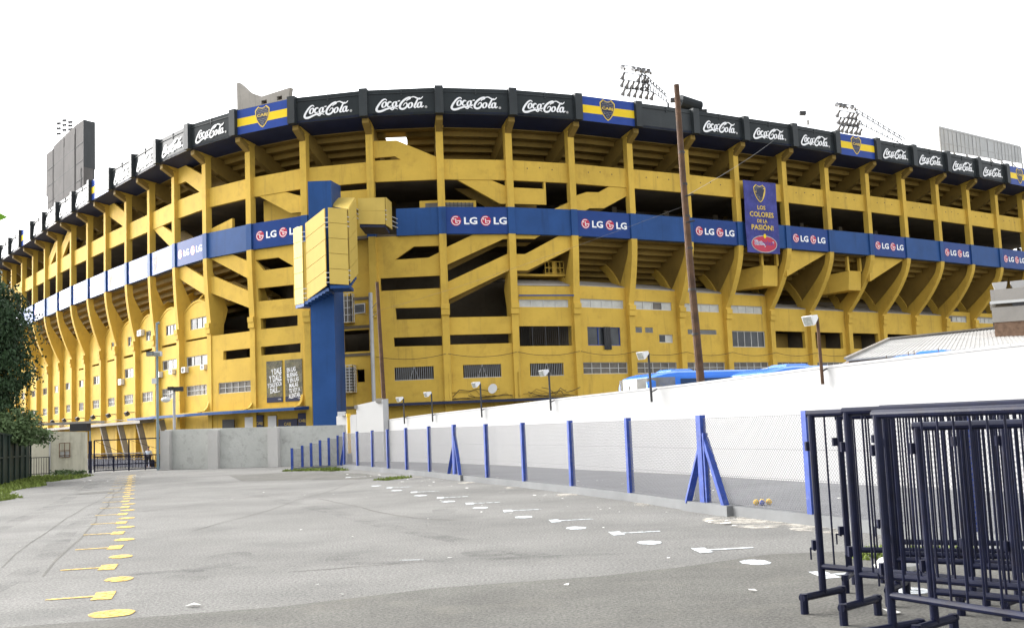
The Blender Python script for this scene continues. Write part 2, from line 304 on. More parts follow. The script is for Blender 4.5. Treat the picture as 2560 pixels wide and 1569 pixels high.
# columns
HW = .27
def col_off(i, z):
    s = INS[i]
    if z >= ZB: return 0
    t = min(1, (ZB-z)/(ZB-11.0)); return -s*t**1.6
for i in range(N):
    T3 = Vector((-NRM[i].y, NRM[i].x, 0)); N3 = Vector((*NRM[i], 0)); O = Vector((*PTS[i], 0))
    b = B()
    zs = [-1.0, 10.75]+[11.0+(ZB-11.0)*k/10 for k in range(11)]+[ZK-.9, ZK, ZK+.35, ZF0+.25]
    rings = []
    for z in zs:
        o = col_off(i, z); d = .55+(1.2*max(0, 1-abs(z-12)/3) if z < ZB else 0)
        if z > ZK: o += 1.28*(z-ZK)/(ZF0+.25-ZK); d += 1.3*(z-ZK)/(ZF0+.25-ZK)*1.5
        rings.append([O+N3*o+T3*-HW+Vector((0, 0, z)), O+N3*o+T3*HW+Vector((0, 0, z)), O+N3*(o-d)+T3*HW+Vector((0, 0, z)), O+N3*(o-d)+T3*-HW+Vector((0, 0, z))])
    b.loft(rings, YEL)
    for z0, z1, e in ((10.45, 10.85, .14), (10.0, 10.45, .08)):
        c = O+N3*(-INS[i]-.05)+Vector((0, 0, (z0+z1)/2)); b.box(c, (2*HW+.1, .2+e*2, z1-z0), YEL, (T3, N3, Vector((0, 0, 1))))
    b.box(O+N3*.01+Vector((0, 0, ZK-.12)), (2*HW+.1, .14, .12), YEL, (T3, N3, Vector((0, 0, 1))))
    if i >= NM['F'] or i <= NM['Y']:            # inner arm of the forked column
        pts = [(-INS[i]-.5, 10.6), (-INS[i]-1.0, 12.2), (-INS[i]-2.2, 13.8), (-INS[i]-3.8, 15.0), (-INS[i]-6.2, 16.0)]
        pts = catmull(pts, 4); rr = []
        for o, z in pts: dd = .5+.12*(z-10.6)
        for o, z in pts: rr.append([O+N3*o+T3*-.24+Vector((0, 0, z)), O+N3*o+T3*.24+Vector((0, 0, z)), O+N3*(o-.6-.1*(z-10.6))+T3*.24+Vector((0, 0, z-.05)), O+N3*(o-.6-.1*(z-10.6))+T3*-.24+Vector((0, 0, z-.05))])
        fin = [(p[0], p[1]) for p in pts]+[(-INS[i]-1.6, 16.0), (-.6, 16.0)]+[(col_off(i, zz)-.4, zz) for zz in (15.2, 14.2, 13.2, 12.2, 11.3)]
        b.plate(fin, [], lambda o, z, q: O+N3*o+T3*q+Vector((0, 0, z)), -.07, .07, YELD) if i >= NM['F'] else None
        b.loft(rr, YEL)
    col = b.build('column', stad)
    b = B(); b.box(O+N3*-.5+Vector((0, 0, (ZT+ZB)/2)), (2*HW+.02, 1.03, ZT-ZB), BLU, (T3, N3, Vector((0, 0, 1)))); b.build('painted_band', col)
    b = B(); b.hexa([O+N3*1.0+T3*-.25+Vector((0, 0, 24.6)), O+N3*1.0+T3*.25+Vector((0, 0, 24.6)), O+N3*-1.2+T3*.25+Vector((0, 0, 23.2)), O+N3*-1.2+T3*-.25+Vector((0, 0, 23.2))],
                    [O+N3*1.0+T3*-.25+Vector((0, 0, 25.0)), O+N3*1.0+T3*.25+Vector((0, 0, 25.0)), O+N3*-1.2+T3*.25+Vector((0, 0, 24.9)), O+N3*-1.2+T3*-.25+Vector((0, 0, 24.9))], YELD)
    b.hexa([O+N3*-1.15+T3*-.25+Vector((0, 0, 23.3)), O+N3*-1.15+T3*.25+Vector((0, 0, 23.3)), O+N3*-8.6+T3*.25+Vector((0, 0, 19.9)), O+N3*-8.6+T3*-.25+Vector((0, 0, 19.9))],
           [O+N3*-1.15+T3*-.25+Vector((0, 0, 24.75)), O+N3*-1.15+T3*.25+Vector((0, 0, 24.75)), O+N3*-8.6+T3*.25+Vector((0, 0, 20.8)), O+N3*-8.6+T3*-.25+Vector((0, 0, 20.8))], YELD)
    b.build('raker_beam', stad)
    b = B(); b.box(O+N3*1.37+Vector((0, 0, 26.02)), (.62, .5, 2.1), FASC, (T3, N3, Vector((0, 0, 1)))); b.build('fascia_pier', stad)

# raking tier undersides, slabs, back wall
def steps(o0, z0, o1, z1, n, th=.22):
    prof = []; 
    for k in range(n):
        a = o0+(o1-o0)*k/n; c = o0+(o1-o0)*(k+1)/n; za = z0+(z1-z0)*k/n; zc = z0+(z1-z0)*(k+1)/n
        prof += [(a, za), (c, za)] if k == 0 else [(a, za), (c, za)]
    prof.append((o1, z1)); back = [(o, z+th+.25) for o, z in ((o1, z1), (o0, z0))]
    return prof+back
CD = NM['C']
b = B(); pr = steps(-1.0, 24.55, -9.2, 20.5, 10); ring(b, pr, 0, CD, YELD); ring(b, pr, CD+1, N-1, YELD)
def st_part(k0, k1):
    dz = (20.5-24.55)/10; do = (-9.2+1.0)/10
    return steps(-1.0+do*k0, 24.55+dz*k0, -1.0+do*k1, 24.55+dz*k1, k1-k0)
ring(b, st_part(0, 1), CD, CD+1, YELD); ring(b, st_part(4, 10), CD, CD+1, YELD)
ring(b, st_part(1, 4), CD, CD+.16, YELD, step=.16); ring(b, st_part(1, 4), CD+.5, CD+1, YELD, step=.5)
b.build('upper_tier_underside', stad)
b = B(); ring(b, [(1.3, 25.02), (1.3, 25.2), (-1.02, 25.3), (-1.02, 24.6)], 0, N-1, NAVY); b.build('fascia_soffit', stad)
F_, Y_ = NM['F'], NM['Y']
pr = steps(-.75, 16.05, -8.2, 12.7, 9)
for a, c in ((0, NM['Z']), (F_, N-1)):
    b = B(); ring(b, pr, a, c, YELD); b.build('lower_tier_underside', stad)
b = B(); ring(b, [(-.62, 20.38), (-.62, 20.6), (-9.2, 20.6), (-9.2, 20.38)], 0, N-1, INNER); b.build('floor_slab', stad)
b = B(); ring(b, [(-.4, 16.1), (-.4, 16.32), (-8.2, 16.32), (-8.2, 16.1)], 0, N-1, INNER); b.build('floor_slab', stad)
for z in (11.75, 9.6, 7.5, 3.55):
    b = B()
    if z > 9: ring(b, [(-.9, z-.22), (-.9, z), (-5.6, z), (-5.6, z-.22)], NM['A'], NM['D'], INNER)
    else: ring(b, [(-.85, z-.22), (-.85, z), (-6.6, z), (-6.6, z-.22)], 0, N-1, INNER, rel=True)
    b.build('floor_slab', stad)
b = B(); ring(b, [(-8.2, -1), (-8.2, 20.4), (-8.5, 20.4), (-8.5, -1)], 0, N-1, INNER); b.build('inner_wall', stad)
b = B()
for i in range(N-1):                            # cross walls that part the lower rooms, railings and fittings inside the concourse
    if NM['Z'] <= i <= NM['E']: continue
    b = B(); f = Bay(i, .5, True); f.box(b, -.1, .1, -1, 11.0, -6.0, -.3, INNER); b.build('room_partition', stad)
for i in range(N-1):
    f = Bay(i, .35)
    if i >= NM['G']:
        b = B()
        for z in (18.5, 18.9): f.box(b, .3, f.L-.3, z, z+.05, -4.0, -3.95, STEEL)
        b.build('railing', stad); b = B(); f.box(b, 1.0, 1.5, 16.3, 19.7, -4.3, -4.05, INNER); b.build('inner_post', stad); b = B(); f.box(b, 2.2, f.L-.6, 18.9, 19.6, -5.4, -5.0, DARKM); b.build('service_duct', stad)
    if i >= NM['J'] or i <= NM['U']: b = B(); f.box(b, .2, f.L-.2, 14.3, 14.6, -5.5, -5.2, YELD); b.build('inner_beam', stad)

# ---------------- lettering shared by the panels
def ribbon(pts, w0, w1, w2, closed=False, n=6):
    c = catmull(pts, n, closed); m_ = len(c); L = []; R_ = []
    for k in range(m_):
        a = c[(k-1) % m_] if closed else c[max(k-1, 0)]; d = c[(k+1) % m_] if closed else c[min(k+1, m_-1)]
        tx, ty = d[0]-a[0], d[1]-a[1]; q = math.hypot(tx, ty) or 1; tx, ty = tx/q, ty/q
        t = k/(m_-1); wdt = (w0+(w1-w0)*math.sin(math.pi*t)+(w2-w0)*max(0, t*2-1)*.5) if not closed else w0*(.55+.75*abs(ty*.9+tx*-.25))
        L.append((c[k][0]-ty*wdt/2, c[k][1]+tx*wdt/2)); R_.append((c[k][0]+ty*wdt/2, c[k][1]-tx*wdt/2))
    return L, R_
def ov(cx, cy, rx, ry, sh=.28): return [(cx+rx*math.cos(t)+sh*ry*math.sin(t), cy+ry*math.sin(t)) for t in [2*math.pi*k/9 for k in range(9)]]
SCRIPT = [  # photo-like script, y up, about 950 x 275 units
    ([(205, 205), (200, 228), (165, 236), (115, 205), (60, 140), (18, 70), (12, 30), (45, 5), (110, 12), (190, 42), (260, 60), (330, 64), (380, 54), (415, 32)], 10, 44, 8, False),
    ([(255, 58), (310, 30), (350, 56)], 6, 26, 6, False), (ov(158, 132, 36, 50), 30, 0, 0, True),
    ([(298, 168), (272, 182), (238, 165), (220, 120), (238, 88), (285, 100)], 16, 36, 8, False), (ov(352, 130, 34, 46), 30, 0, 0, True),
    ([(400, 185), (378, 120), (392, 86), (425, 108)], 24, 34, 8, False), ([(418, 188), (462, 196)], 20, 22, 18, False),
    ([(585, 180), (600, 205), (650, 228), (655, 250), (625, 250), (560, 220), (490, 160), (455, 95), (462, 50), (505, 34), (560, 55), (592, 105), (582, 145), (548, 140), (515, 95)], 12, 42, 6, False),
    ([(645, 248), (720, 262), (775, 238), (825, 216), (870, 232), (895, 262)], 14, 28, 8, False), (ov(652, 100, 36, 48), 30, 0, 0, True),
    ([(838, 236), (800, 215), (760, 140), (730, 80), (742, 52), (778, 70)], 12, 38, 8, False), (ov(824, 102, 33, 48), 30, 0, 0, True),
    ([(876, 156), (852, 95), (866, 58), (905, 80)], 24, 34, 8, False)]
def put_script(b, fn, uc, zc, wd, o, mt):
    s = wd/950
    for k, (pts, w0, w1, w2, cl) in enumerate(SCRIPT):
        L, R_ = ribbon(pts, w0, w1, w2, cl); n = len(L); oo = o+.0012*k
        for j in range(n if cl else n-1):
            q = (j+1) % n
            b.poly([fn(uc+(p[0]-465)*s, zc+(p[1]-132)*s, oo) for p in (L[j], R_[j], R_[q], L[q])], mt)
    b.poly([fn(uc+(948-465+26*math.cos(t))*s, zc+(58-132+26*math.sin(t))*s, o) for t in [math.pi*k/6 for k in range(12)]], STEEL)
SH = [(-.5, .33), (-.42, .40), (-.26, .5), (-.2, .45), (0, .40), (.2, .45), (.26, .5), (.42, .40), (.5, .33), (.48, .1), (.42, -.08), (.3, -.27), (.15, -.42), (0, -.5), (-.15, -.42), (-.3, -.27), (-.42, -.08), (-.48, .1)]
def put_crest(b, fn, u, z, wd, h, o):
    b.poly([fn(u+p[0]*wd, z+p[1]*h, o) for p in SH], GOLD); b.poly([fn(u+p[0]*wd*.87, z+p[1]*h*.89+h*.004, o+.004) for p in SH], INK)
    put_text(b, 'CABJ', fn, u, z+h*.06, h*.17, GOLD, o+.008, wd=wd*.72, bold=.03)
    for r in range(10):
        y = .36-.078*r
        if -.05 < y < .17: continue
        hwid = .36 if y > .17 else .36*(y+.46)/.41
        for c in range(-4, 5):
            x = c*.088+(.044 if r % 2 else 0)
            if abs(x) < hwid: b.poly([fn(u+(x+dx)*wd, z+(y+dy)*h, o+.008) for dx, dy in ((0, .025), (-.018, 0), (0, -.025), (.018, 0))], STEEL)
def put_lg(b, fn, u, z, r, o):
    b.poly([fn(u+r*math.cos(t), z+r*math.sin(t), o) for t in [2*math.pi*k/24 for k in range(24)]], LGRED)
    ar = [(.8*math.cos(t), .8*math.sin(t)) for t in [math.radians(60+k*15) for k in range(21)]]
    for p, q in zip(ar[:-1], ar[1:]): b.poly([fn(u+r*p[0]*.92, z+r*p[1]*.92, o+.004), fn(u+r*p[0]*1.08, z+r*p[1]*1.08, o+.004), fn(u+r*q[0]*1.08, z+r*q[1]*1.08, o+.004), fn(u+r*q[0]*.92, z+r*q[1]*.92, o+.004)], WHT)
    for x0, x1, y0, y1 in ((.1, .86, -.08, .05), (-.1, .03, -.42, .42), (.03, .35, -.42, -.3)): b.poly([fn(u+r*x, z+r*y, o+.005) for x, y in ((x0, y0), (x1, y0), (x1, y1), (x0, y1))], WHT)
    b.poly([fn(u+r*(-.4+.12*math.cos(t)), z+r*(.3+.12*math.sin(t)), o+.005) for t in [math.pi*k/4 for k in range(8)]], WHT)
AB = NM['A']
for i in range(N-1):
    f = Bay(i, -1.3); L = f.L; boca = (i-AB) % 5 == 0
    b = B(); f.box(b, .3, L-.3, ZF0, ZF1, -.12, 0, FASC if i == NM['G'] else VINYL)
    if not boca:
        f.box(b, .34, L-.34, ZF1-.34, ZF1-.28, -.02, .06, FASC); f.box(b, L/2-.05, L/2+.05, ZF1-.5, ZF1-.01, .001, .06, FASC)
    p = b.build('sign_panel', stad)
    if boca:
        b = B(); f.box(b, .32, L-.32, ZF0+.02, ZF1-.02, .001, .02, VBLU); f.box(b, .32, L-.32, ZF0+.66, ZF0+1.3, .021, .027, VYEL)
        fx = Bay(i, -1.3); put_crest(b, fx, L/2-.05, ZF0+1.06, 1.45, 1.72, .036); b.build('club_flag', p)
    elif i != NM['G']:
        b = B(); fx = Bay(i, -1.3); put_script(b, fx, L/2-.08, ZF0+.82, 3.75, .07, WHT); b.build('lettering', p)

# parapets, blue band
def xs_(i, a, c): return i in (a, c)
for i in range(N-1):
    f = Bay(i, .3); L = f.L
    b = B(); f.box(b, 0, L, ZP0, ZP1, -.28, 0, YEL)
    if i > NM['D']:
        for k in range(3):
            u = L*(.3+.2*k); f.box(b, u-.04, u+.04, ZP0+.95+.1*(k % 2), ZP0+1.03+.1*(k % 2), .001, .02, DARKM)
    b.build('parapet_panel', stad)
    f = Bay(i, .12); L = f.L; u0 = 1.86 if i == CD else 0
    if i == NM['B']: u0 = L-.4
    lg = (i-AB) % 2 == 0 if i <= AB or i >= NM['D'] else False
    if i >= NM['D']: lg = (i-NM['D']) % 2 == 0
    crest = i in (NM['X'], NM['V'], NM['T'])
    b = B(); f.box(b, u0, L, ZB, ZT, -.3, 0, BLU)
    if lg or crest: f.box(b, .3, L-.3, ZB+.02, ZT-.02, .001, .012, VBAND)
    p = b.build('blue_band_panel', stad)
    if lg:
        b = B(); k = 0 if i > AB else -.05
        for uc in (1.05, 3.35):
            put_lg(b, f, uc, ZB+1.0, .4, .025); put_text(b, 'LG', f, uc+1.13, ZB+1.0, .56, WHT, .025, wd=1.02, bold=.03)
        b.build('lettering', p)
    elif crest:
        b = B(); put_crest(b, f, 1.2, ZB+1.0, .9, 1.5, .025); b.build('crest', p)
# ------------------------------------------------------------------ bay details
def clip(p, L): return (0 if p[0] < .6 else (L if p[0] > L-.6 else p[0]), p[1])
STAIR = {  # sloping stair parapets seen in the open bays: (u along the bay, z)
 'D': [[(1.29, 20.36), (3.92, 20.36), (5.31, 19.79), (5.31, 18.52), (4.58, 18.51)], [(0, 15.04), (2.39, 16.14), (5.31, 16.14), (5.31, 15.78), (4.7, 15.78), (0, 13.71)], [(0, 12.41), (4.9, 14.61), (5.31, 14.61), (5.31, 13.34), (5.0, 13.34), (0, 11.07)]],
 'E': [[(0, 19.81), (2.93, 19.81), (2.93, 20.36), (3.1, 20.36), (3.09, 18.56), (0, 18.53)], [(3.62, 18.2), (5.26, 18.92), (5.26, 18.2)], [(0, 16.14), (2.5, 16.14), (1.97, 15.85), (0, 15.81)], [(0, 14.62), (1.11, 14.63), (4.05, 16.14), (5.26, 16.14), (5.26, 15.22), (1.25, 13.36), (0, 13.35)]],
 'F': [[(0, 19.26), (1.45, 19.75), (2.62, 19.81), (3.65, 20.35), (5.59, 20.35), (5.59, 19.82), (3.04, 18.55), (1.65, 18.46), (1.2, 18.21), (0, 18.23)], [(0, 16.14), (.9, 16.14), (0, 15.7)]],
 'Z': [[(0, 16.14), (2.96, 16.14), (5.39, 15.1), (5.39, 13.7), (.4, 16.05)], [(0, 14.64), (.75, 14.59), (5.39, 12.75), (5.39, 11.46), (0, 13.39)], [(0, 18.5), (3.04, 19.05), (3.03, 18.3), (0, 17.92)]],
 'Y': [[(0, 16.14), (1.43, 16.14), (5.5, 14.35), (5.5, 13.0), (0, 15.29)], [(0, 24.7), (1.69, 24.72), (5.5, 22.9), (5.5, 21.94), (4.2, 21.94), (1.66, 23.34), (0, 23.34)]],
 'X': [[(.3, 20.36), (2.39, 20.36), (5.7, 18.9), (5.7, 18.2), (4.2, 18.2)]],
 'V': [[(0, 24.7), (1.66, 24.67), (5.7, 22.7), (5.7, 21.94), (4.2, 21.94), (0, 23.76)]],
 'S': [[(0, 23.1), (3.46, 24.7), (5.7, 24.7), (5.7, 24.0), (3.5, 23.3), (.9, 21.94), (0, 21.94)]],
 'R': [[(0, 22.7), (3.26, 24.2), (5.7, 24.5), (5.7, 23.6), (3.3, 22.9), (1.31, 21.94), (0, 21.94)]],
 'A': [[(.79, 20.36), (3.41, 20.36), (5.41, 19.63), (5.41, 18.54), (3.88, 18.62)]],
 'B': [[(0, 19.91), (5.3, 19.85), (5.3, 18.4), (0, 18.4)]]}
for k, polys in STAIR.items():
    f = Bay(NM[k], .36)
    for pl in polys:
        b = B(); b.plate(pl, [], f, -.25, 0, YEL); b.build('stair_parapet', stad)
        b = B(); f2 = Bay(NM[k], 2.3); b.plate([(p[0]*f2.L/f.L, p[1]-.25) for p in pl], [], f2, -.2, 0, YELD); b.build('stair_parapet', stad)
f = Bay(CD, .36); b = B(); b.plate([(0, 23.55), (2.02, 23.53), (5.26, 22.0), (5.26, 21.94), (0, 21.94)], [[(.3, 22.02), (.3, 22.24), (1.85, 22.3), (2.3, 22.02)]], f, -.25, 0, YEL); b.build('stair_parapet', stad)
f = Bay(NM['A'], 1.7); b = B(); f.box(b, 0, 3.75, 18.5, 20.3, -.2, 0, YEL); b.build('stair_parapet', stad)
for k in 'VWXY':                                 # concrete props under the ledge beside the gate
    i = NM[k]; f = Bay(i-1, .45, True); b = B(); u = f.L*.62
    b.bar(f(u, 3.3, 1.15), f(u, -.5, .25), .5, .28, CONC, side=f.T3); b.build('concrete_prop', stad)

def window(f, r, kind, wall):
    u0, u1, z0, z1 = r; d = -.1
    if kind == 'slit': return
    if kind == 'bars':
        b = B(); n = 19
        for k in range(n+1):
            u = u0+(u1-u0)*k/n; b.bar(f(u, z0, -.08), f(u, z1, -.08), .035, .035, STEEL)
        um = (u0+u1)/2; b.bar(f(um-.35, z0, -.04), f(um, z1, -.04), .04, .03, STEEL); b.bar(f(um+.35, z0, -.04), f(um, z1, -.04), .04, .03, STEEL)
        f.box(b, u0, u1, z0, z0+.05, -.12, -.02, STEEL); b.build('window_bars', stad); return
    if kind == 'open':
        b = B()
        for k in range(1, 4):
            u = u0+(u1-u0)*k/4; b.bar(f(u, z0-.04, -.05), f(u, z1, -.05), .06, .06, DARKM)
        for k in range(26): u = u0+(u1-u0)*(k+.5)/26; b.bar(f(u, z0, -.12), f(u, z1, -.12), .02, .02, DARKM)
        b.build('railing', stad); return
    if kind == 'void':
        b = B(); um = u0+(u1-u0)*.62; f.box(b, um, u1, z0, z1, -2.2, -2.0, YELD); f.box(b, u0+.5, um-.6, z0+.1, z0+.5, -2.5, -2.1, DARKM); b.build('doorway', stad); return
    if kind == 'vent':
        b = B(); f.box(b, u0, u1, z0, z1, -.14, -.1, DARKM)
        for k in range(6): z = z0+(z1-z0)*(k+.5)/6; b.hexa([f(u0, z-.03, -.1), f(u1, z-.03, -.1), f(u1, z-.05, .02), f(u0, z-.05, .02)], [f(u0, z+.01, -.1), f(u1, z+.01, -.1), f(u1, z-.03, .02), f(u0, z-.03, .02)], STEEL)
        b.build('louvre_vent', stad); return
    nu, nv, pm, fw = {'win2': (2, 1, GLASS, .05), 'win3': (3, 1, GLASS, .055), 'win4': (4, 1, BLIND, .06), 'win5': (5, 1, GLASS, .055), 'grid': (5, 2, DULLG, .045), 'winb': (3, 1, GLASS, .06)}[kind]
    fm = BLUF if kind == 'winb' else FRAME
    b = B()
    for k in range(nu+1):
        u = u0+(u1-u0)*k/nu; u = min(max(u, u0+fw/2), u1-fw/2); f.box(b, u-fw/2, u+fw/2, z0, z1, d-.04, d+.03, fm)
    for k in range(nv+1):
        z = z0+(z1-z0)*k/nv; z = min(max(z, z0+fw/2), z1-fw/2); f.box(b, u0+.001, u1-.001, z-fw/2, z+fw/2, d-.035, d+.025, fm)
    wn = b.build('window', stad)
    b = B()
    rr = random.Random(int(u0*100+z0*37+f.A.x*11))
    for k in range(nu):
        ua, uc = u0+(u1-u0)*k/nu, u0+(u1-u0)*(k+1)/nu; t = rr.uniform(-.02, .02); m_ = pm
        if kind in ('win3', 'win2') and rr.random() < .22: m_ = BLIND
        if kind == 'win4' and rr.random() < .12: m_ = DULLG
        b.poly([f(ua, z0, d-.02+t), f(uc, z0, d-.02-t), f(uc, z1, d-.02-t*.5), f(ua, z1, d-.02+t)], m_)
    b.build('pane', wn)
    if kind == 'winb':
        b = B(); um = u0+(u1-u0)*.58; rr_ = []
        pts = [[f(um-.4+.8*j/10, z, .08+.05*math.sin(j*2.1+z)) for j in range(11)] for z in (z1+.02, z1-.5, z0+.2, z0-.32)]
        b.loft(pts, DARKM, closed=False); b.build('curtain', wn)
def lower_bay(i, top, wins, rel=True, off=.45, z0=-1.0):
    f = Bay(i, off, rel); L = f.L; b = B(); holes = []
    for r, k in wins:
        holes.append([(r[0], r[2]), (r[1], r[2]), (r[1], r[3]), (r[0], r[3])])
    b.plate([(0, z0), (L, z0), (L, top), (0, top)], holes, f, -.3, 0, YEL); wl = b.build('lower_wall', stad)
    for r, k in wins: window(f, r, k, wl)
    return f
W4 = lambda a=.66, c=4.95: ((a, c, 10.6, 11.28), 'win4')
GR = lambda a=.64, c=5.2: ((a, c, 5.36, 6.27), 'grid')
OP = lambda: ((.55, 4.95, 7.58, 9.1), 'void')
BAYW = {'E': (12.2, [((.5, 4.69, 10.57, 11.15), 'win4'), ((.4, 4.88, 7.57, 9.1), 'open'), ((1.17, 4.03, 5.26, 6.24), 'bars')]),
 'F': (12.3, [W4(.66, 5.1), ((1.22, 4.6, 7.6, 9.07), 'winb'), GR()]),
 'G': (12.28, [W4(), ((.63, 1.39, 8.7, 9.15), 'vent'), ((1.75, 2.62, 8.72, 9.13), 'vent'), ((3.3, 4.9, 7.9, 8.57), 'win2'), GR()]),
 'H': (12.25, [W4(.74, 4.9), ((.95, 4.38, 8.68, 9.06), 'vent'), GR()]),
 'I': (12.25, [W4(.8, 4.85), ((.62, 4.97, 7.6, 9.03), 'win5'), GR()]),
 'J': (11.18, [OP(), GR()]), 'K': (11.18, [OP(), GR()]), 'L': (11.2, [OP(), GR()]), 'M': (11.2, [OP(), GR()]), 'N': (11.2, [OP(), GR()]), 'O': (11.72, [W4(1.05, 4.58), GR()]),
 'Y': (12.15, [((1.42, 4.3, 10.68, 11.6), 'win3'), ((.6, 4.43, 9.74, 9.9), 'slit'), ((.62, 4.36, 7.63, 8.45), 'win3'), ((.56, 4.2, 5.17, 6.0), 'grid')]),
 'X': (12.15, [((1.79, 4.13, 10.68, 11.54), 'win3'), ((.76, 4.28, 9.68, 9.88), 'slit'), ((.83, 4.24, 7.67, 8.52), 'win3'), ((.69, 3.65, 5.14, 6.05), 'grid')]),
 'W': (12.15, [((2.1, 3.62, 10.7, 11.56), 'win2'), ((.7, 3.96, 9.69, 9.91), 'slit'), ((.89, 3.98, 5.13, 6.0), 'grid')]),
 'V': (12.1, [((2.43, 3.6, 10.65, 11.53), 'win2'), ((1.12, 4.06, 9.57, 9.78), 'slit'), ((1.37, 4.02, 7.63, 8.51), 'win2'), ((1.2, 3.98, 5.14, 6.02), 'grid')]),
 'U': (12.1, [((2.6, 3.63, 10.69, 11.46), 'win2'), ((1.1, 4.29, 9.62, 9.79), 'slit'), ((1.28, 4.11, 5.14, 5.97), 'grid')]),
 'T': (12.1, [((1.7, 4.14, 7.62, 8.47), 'win2'), ((1.34, 4.15, 9.54, 9.72), 'slit'), ((1.44, 4.23, 5.14, 5.98), 'grid')]),
 'S': (12.1, [((1.66, 4.03, 7.65, 8.39), 'win2'), ((1.67, 4.24, 9.5, 9.67), 'slit'), ((1.58, 3.89, 5.1, 5.95), 'grid')]),
 'R': (12.1, [((1.17, 3.14, 7.67, 8.44), 'win2'), ((1.48, 4.18, 5.12, 5.95), 'grid')])}
for i in range(NL): BAYW[i] = (12.1, [((1.5, 4.0, 7.6, 8.4), 'win2'), ((1.5, 4.1, 5.1, 5.95), 'grid')])
for i in range(NM['P'], N-1): BAYW[i] = (11.7, [W4(1.05, 4.58), GR()])
for k, (top, wins) in BAYW.items(): lower_bay(NM[k] if isinstance(k, str) else k, top, wins, rel=True, off=.45 if k != 'E' else .35)
# stair tower bays
f = Bay(NM['D'], .35); b = B(); f.box(b, 0, f.L, 8.53, 9.84, -.3, 0, YEL); b.build('parapet_panel', stad)
lower_bay(NM['D'], 7.8, [((1.2, 4.12, 5.26, 6.25), 'bars')], False, .35)
lower_bay(NM['Z'], 9.8, [((1.7, 4.96, 7.75, 8.47), 'slit'), ((1.05, 4.96, 5.08, 5.95), 'grid')], False, .35)
f = Bay(NM['A'], .35); b = B()
b.plate([(0, -1), (f.L, -1), (f.L, ZB), (0, ZB)], [[(.3, 15.33), (2.6, 15.3), (4.0, 14.5), (4.0, 14.42), (1.13, 14.44)], [(.5, 13.08), (4.04, 13.04), (4.02, 11.99), (.57, 12.05)], [(.72, 10.69), (4.36, 10.66), (4.34, 9.85), (.76, 9.85)], [(.7, 8.48), (4.59, 8.5), (4.57, 7.81), (.74, 7.81)]], f, -.3, 0, YEL); b.build('lower_wall', stad)
f = Bay(CD, .35); b = B()
b.plate([(0, -1), (f.L, -1), (f.L, ZB), (0, ZB)], [[(1.62, 14.36), (3.05, 15.31), (4.95, 15.29), (4.95, 14.78), (4.16, 14.42)], [(.49, 13.0), (4.95, 13.03), (4.95, 12.07), (.46, 12.04)], [(1.54, 10.7), (4.95, 10.65), (4.95, 9.79), (1.58, 9.83)], [(1.34, 8.49), (4.95, 8.47), (4.95, 7.75), (1.37, 7.82)], [(1.33, 5.27), (4.25, 5.27), (4.25, 6.25), (1.33, 6.25)]], f, -.3, 0, YEL); b.build('lower_wall', stad)
window(f, (1.33, 4.25, 5.27, 6.25), 'bars', None)
f = Bay(NM['B'], 1.0); b = B()
b.plate([(0, -1), (f.L, -1), (f.L, 18.3), (0, 18.3)], [[(2.41, 7.63), (4.47, 7.63), (4.47, 9.27), (2.41, 9.27)], [(3.37, 10.54), (4.25, 10.54), (4.25, 11.22), (3.37, 11.22)], [(3.37, 5.32), (4.02, 5.32), (4.02, 6.28), (3.37, 6.28)]], f, -.3, 0, YEL); b.build('lower_wall', stad)
b = B(); b.hexa([f(3.36, 10.5, -.05), f(4.28, 10.5, .25), f(4.28, 10.5, .3), f(3.36, 10.5, 0)], [f(3.36, 10.57, -.05), f(4.28, 10.57, .25), f(4.28, 10.57, .3), f(3.36, 10.57, 0)], FRAME)
b.hexa([f(3.36, 11.17, -.05), f(4.28, 11.17, .25), f(4.28, 11.17, .3), f(3.36, 11.17, 0)], [f(3.36, 11.24, -.05), f(4.28, 11.24, .25), f(4.28, 11.24, .3), f(3.36, 11.24, 0)], FRAME)
f.box(b, 3.34, 3.4, 10.5, 11.24, -.05, .02, FRAME); f.box(b, 4.25, 4.31, 10.5, 11.24, .22, .32, FRAME); wn = b.build('window', stad)
b = B(); b.poly([f(3.4, 10.57, -.03), f(4.26, 10.57, .26), f(4.26, 11.17, .26), f(3.4, 11.17, -.03)], GLASS); b.build('pane', wn)
for z0, z1, nv in ((9.85, 12.0, 4), (4.6, 6.6, 9)):
    b = B(); u0, u1 = 2.0, 3.35
    for k in range(6): u = u0+(u1-u0)*k/5; b.bar(f(u, z0, .75), f(u, z1, .75), .045, .045, FRAME)
    for o in (.05, .4, .75):
        b.bar(f(u1, z0, o), f(u1, z1, o), .045, .045, FRAME)
    for k in range(nv+1):
        z = z0+(z1-z0)*k/nv; b.bar(f(u0, z, .75), f(u1, z, .75), .04, .04, FRAME); b.bar(f(u1, z, 0), f(u1, z, .75), .04, .04, FRAME)
    f.box(b, u0, u1, z0-.1, z0-.03, 0, .8, YELD); cg = b.build('window_cage', stad)
    b = B(); f.box(b, u0+.1, u1-.1, z0+.1, z1-.1, .004, .03, DULLG); b.build('pane', cg)
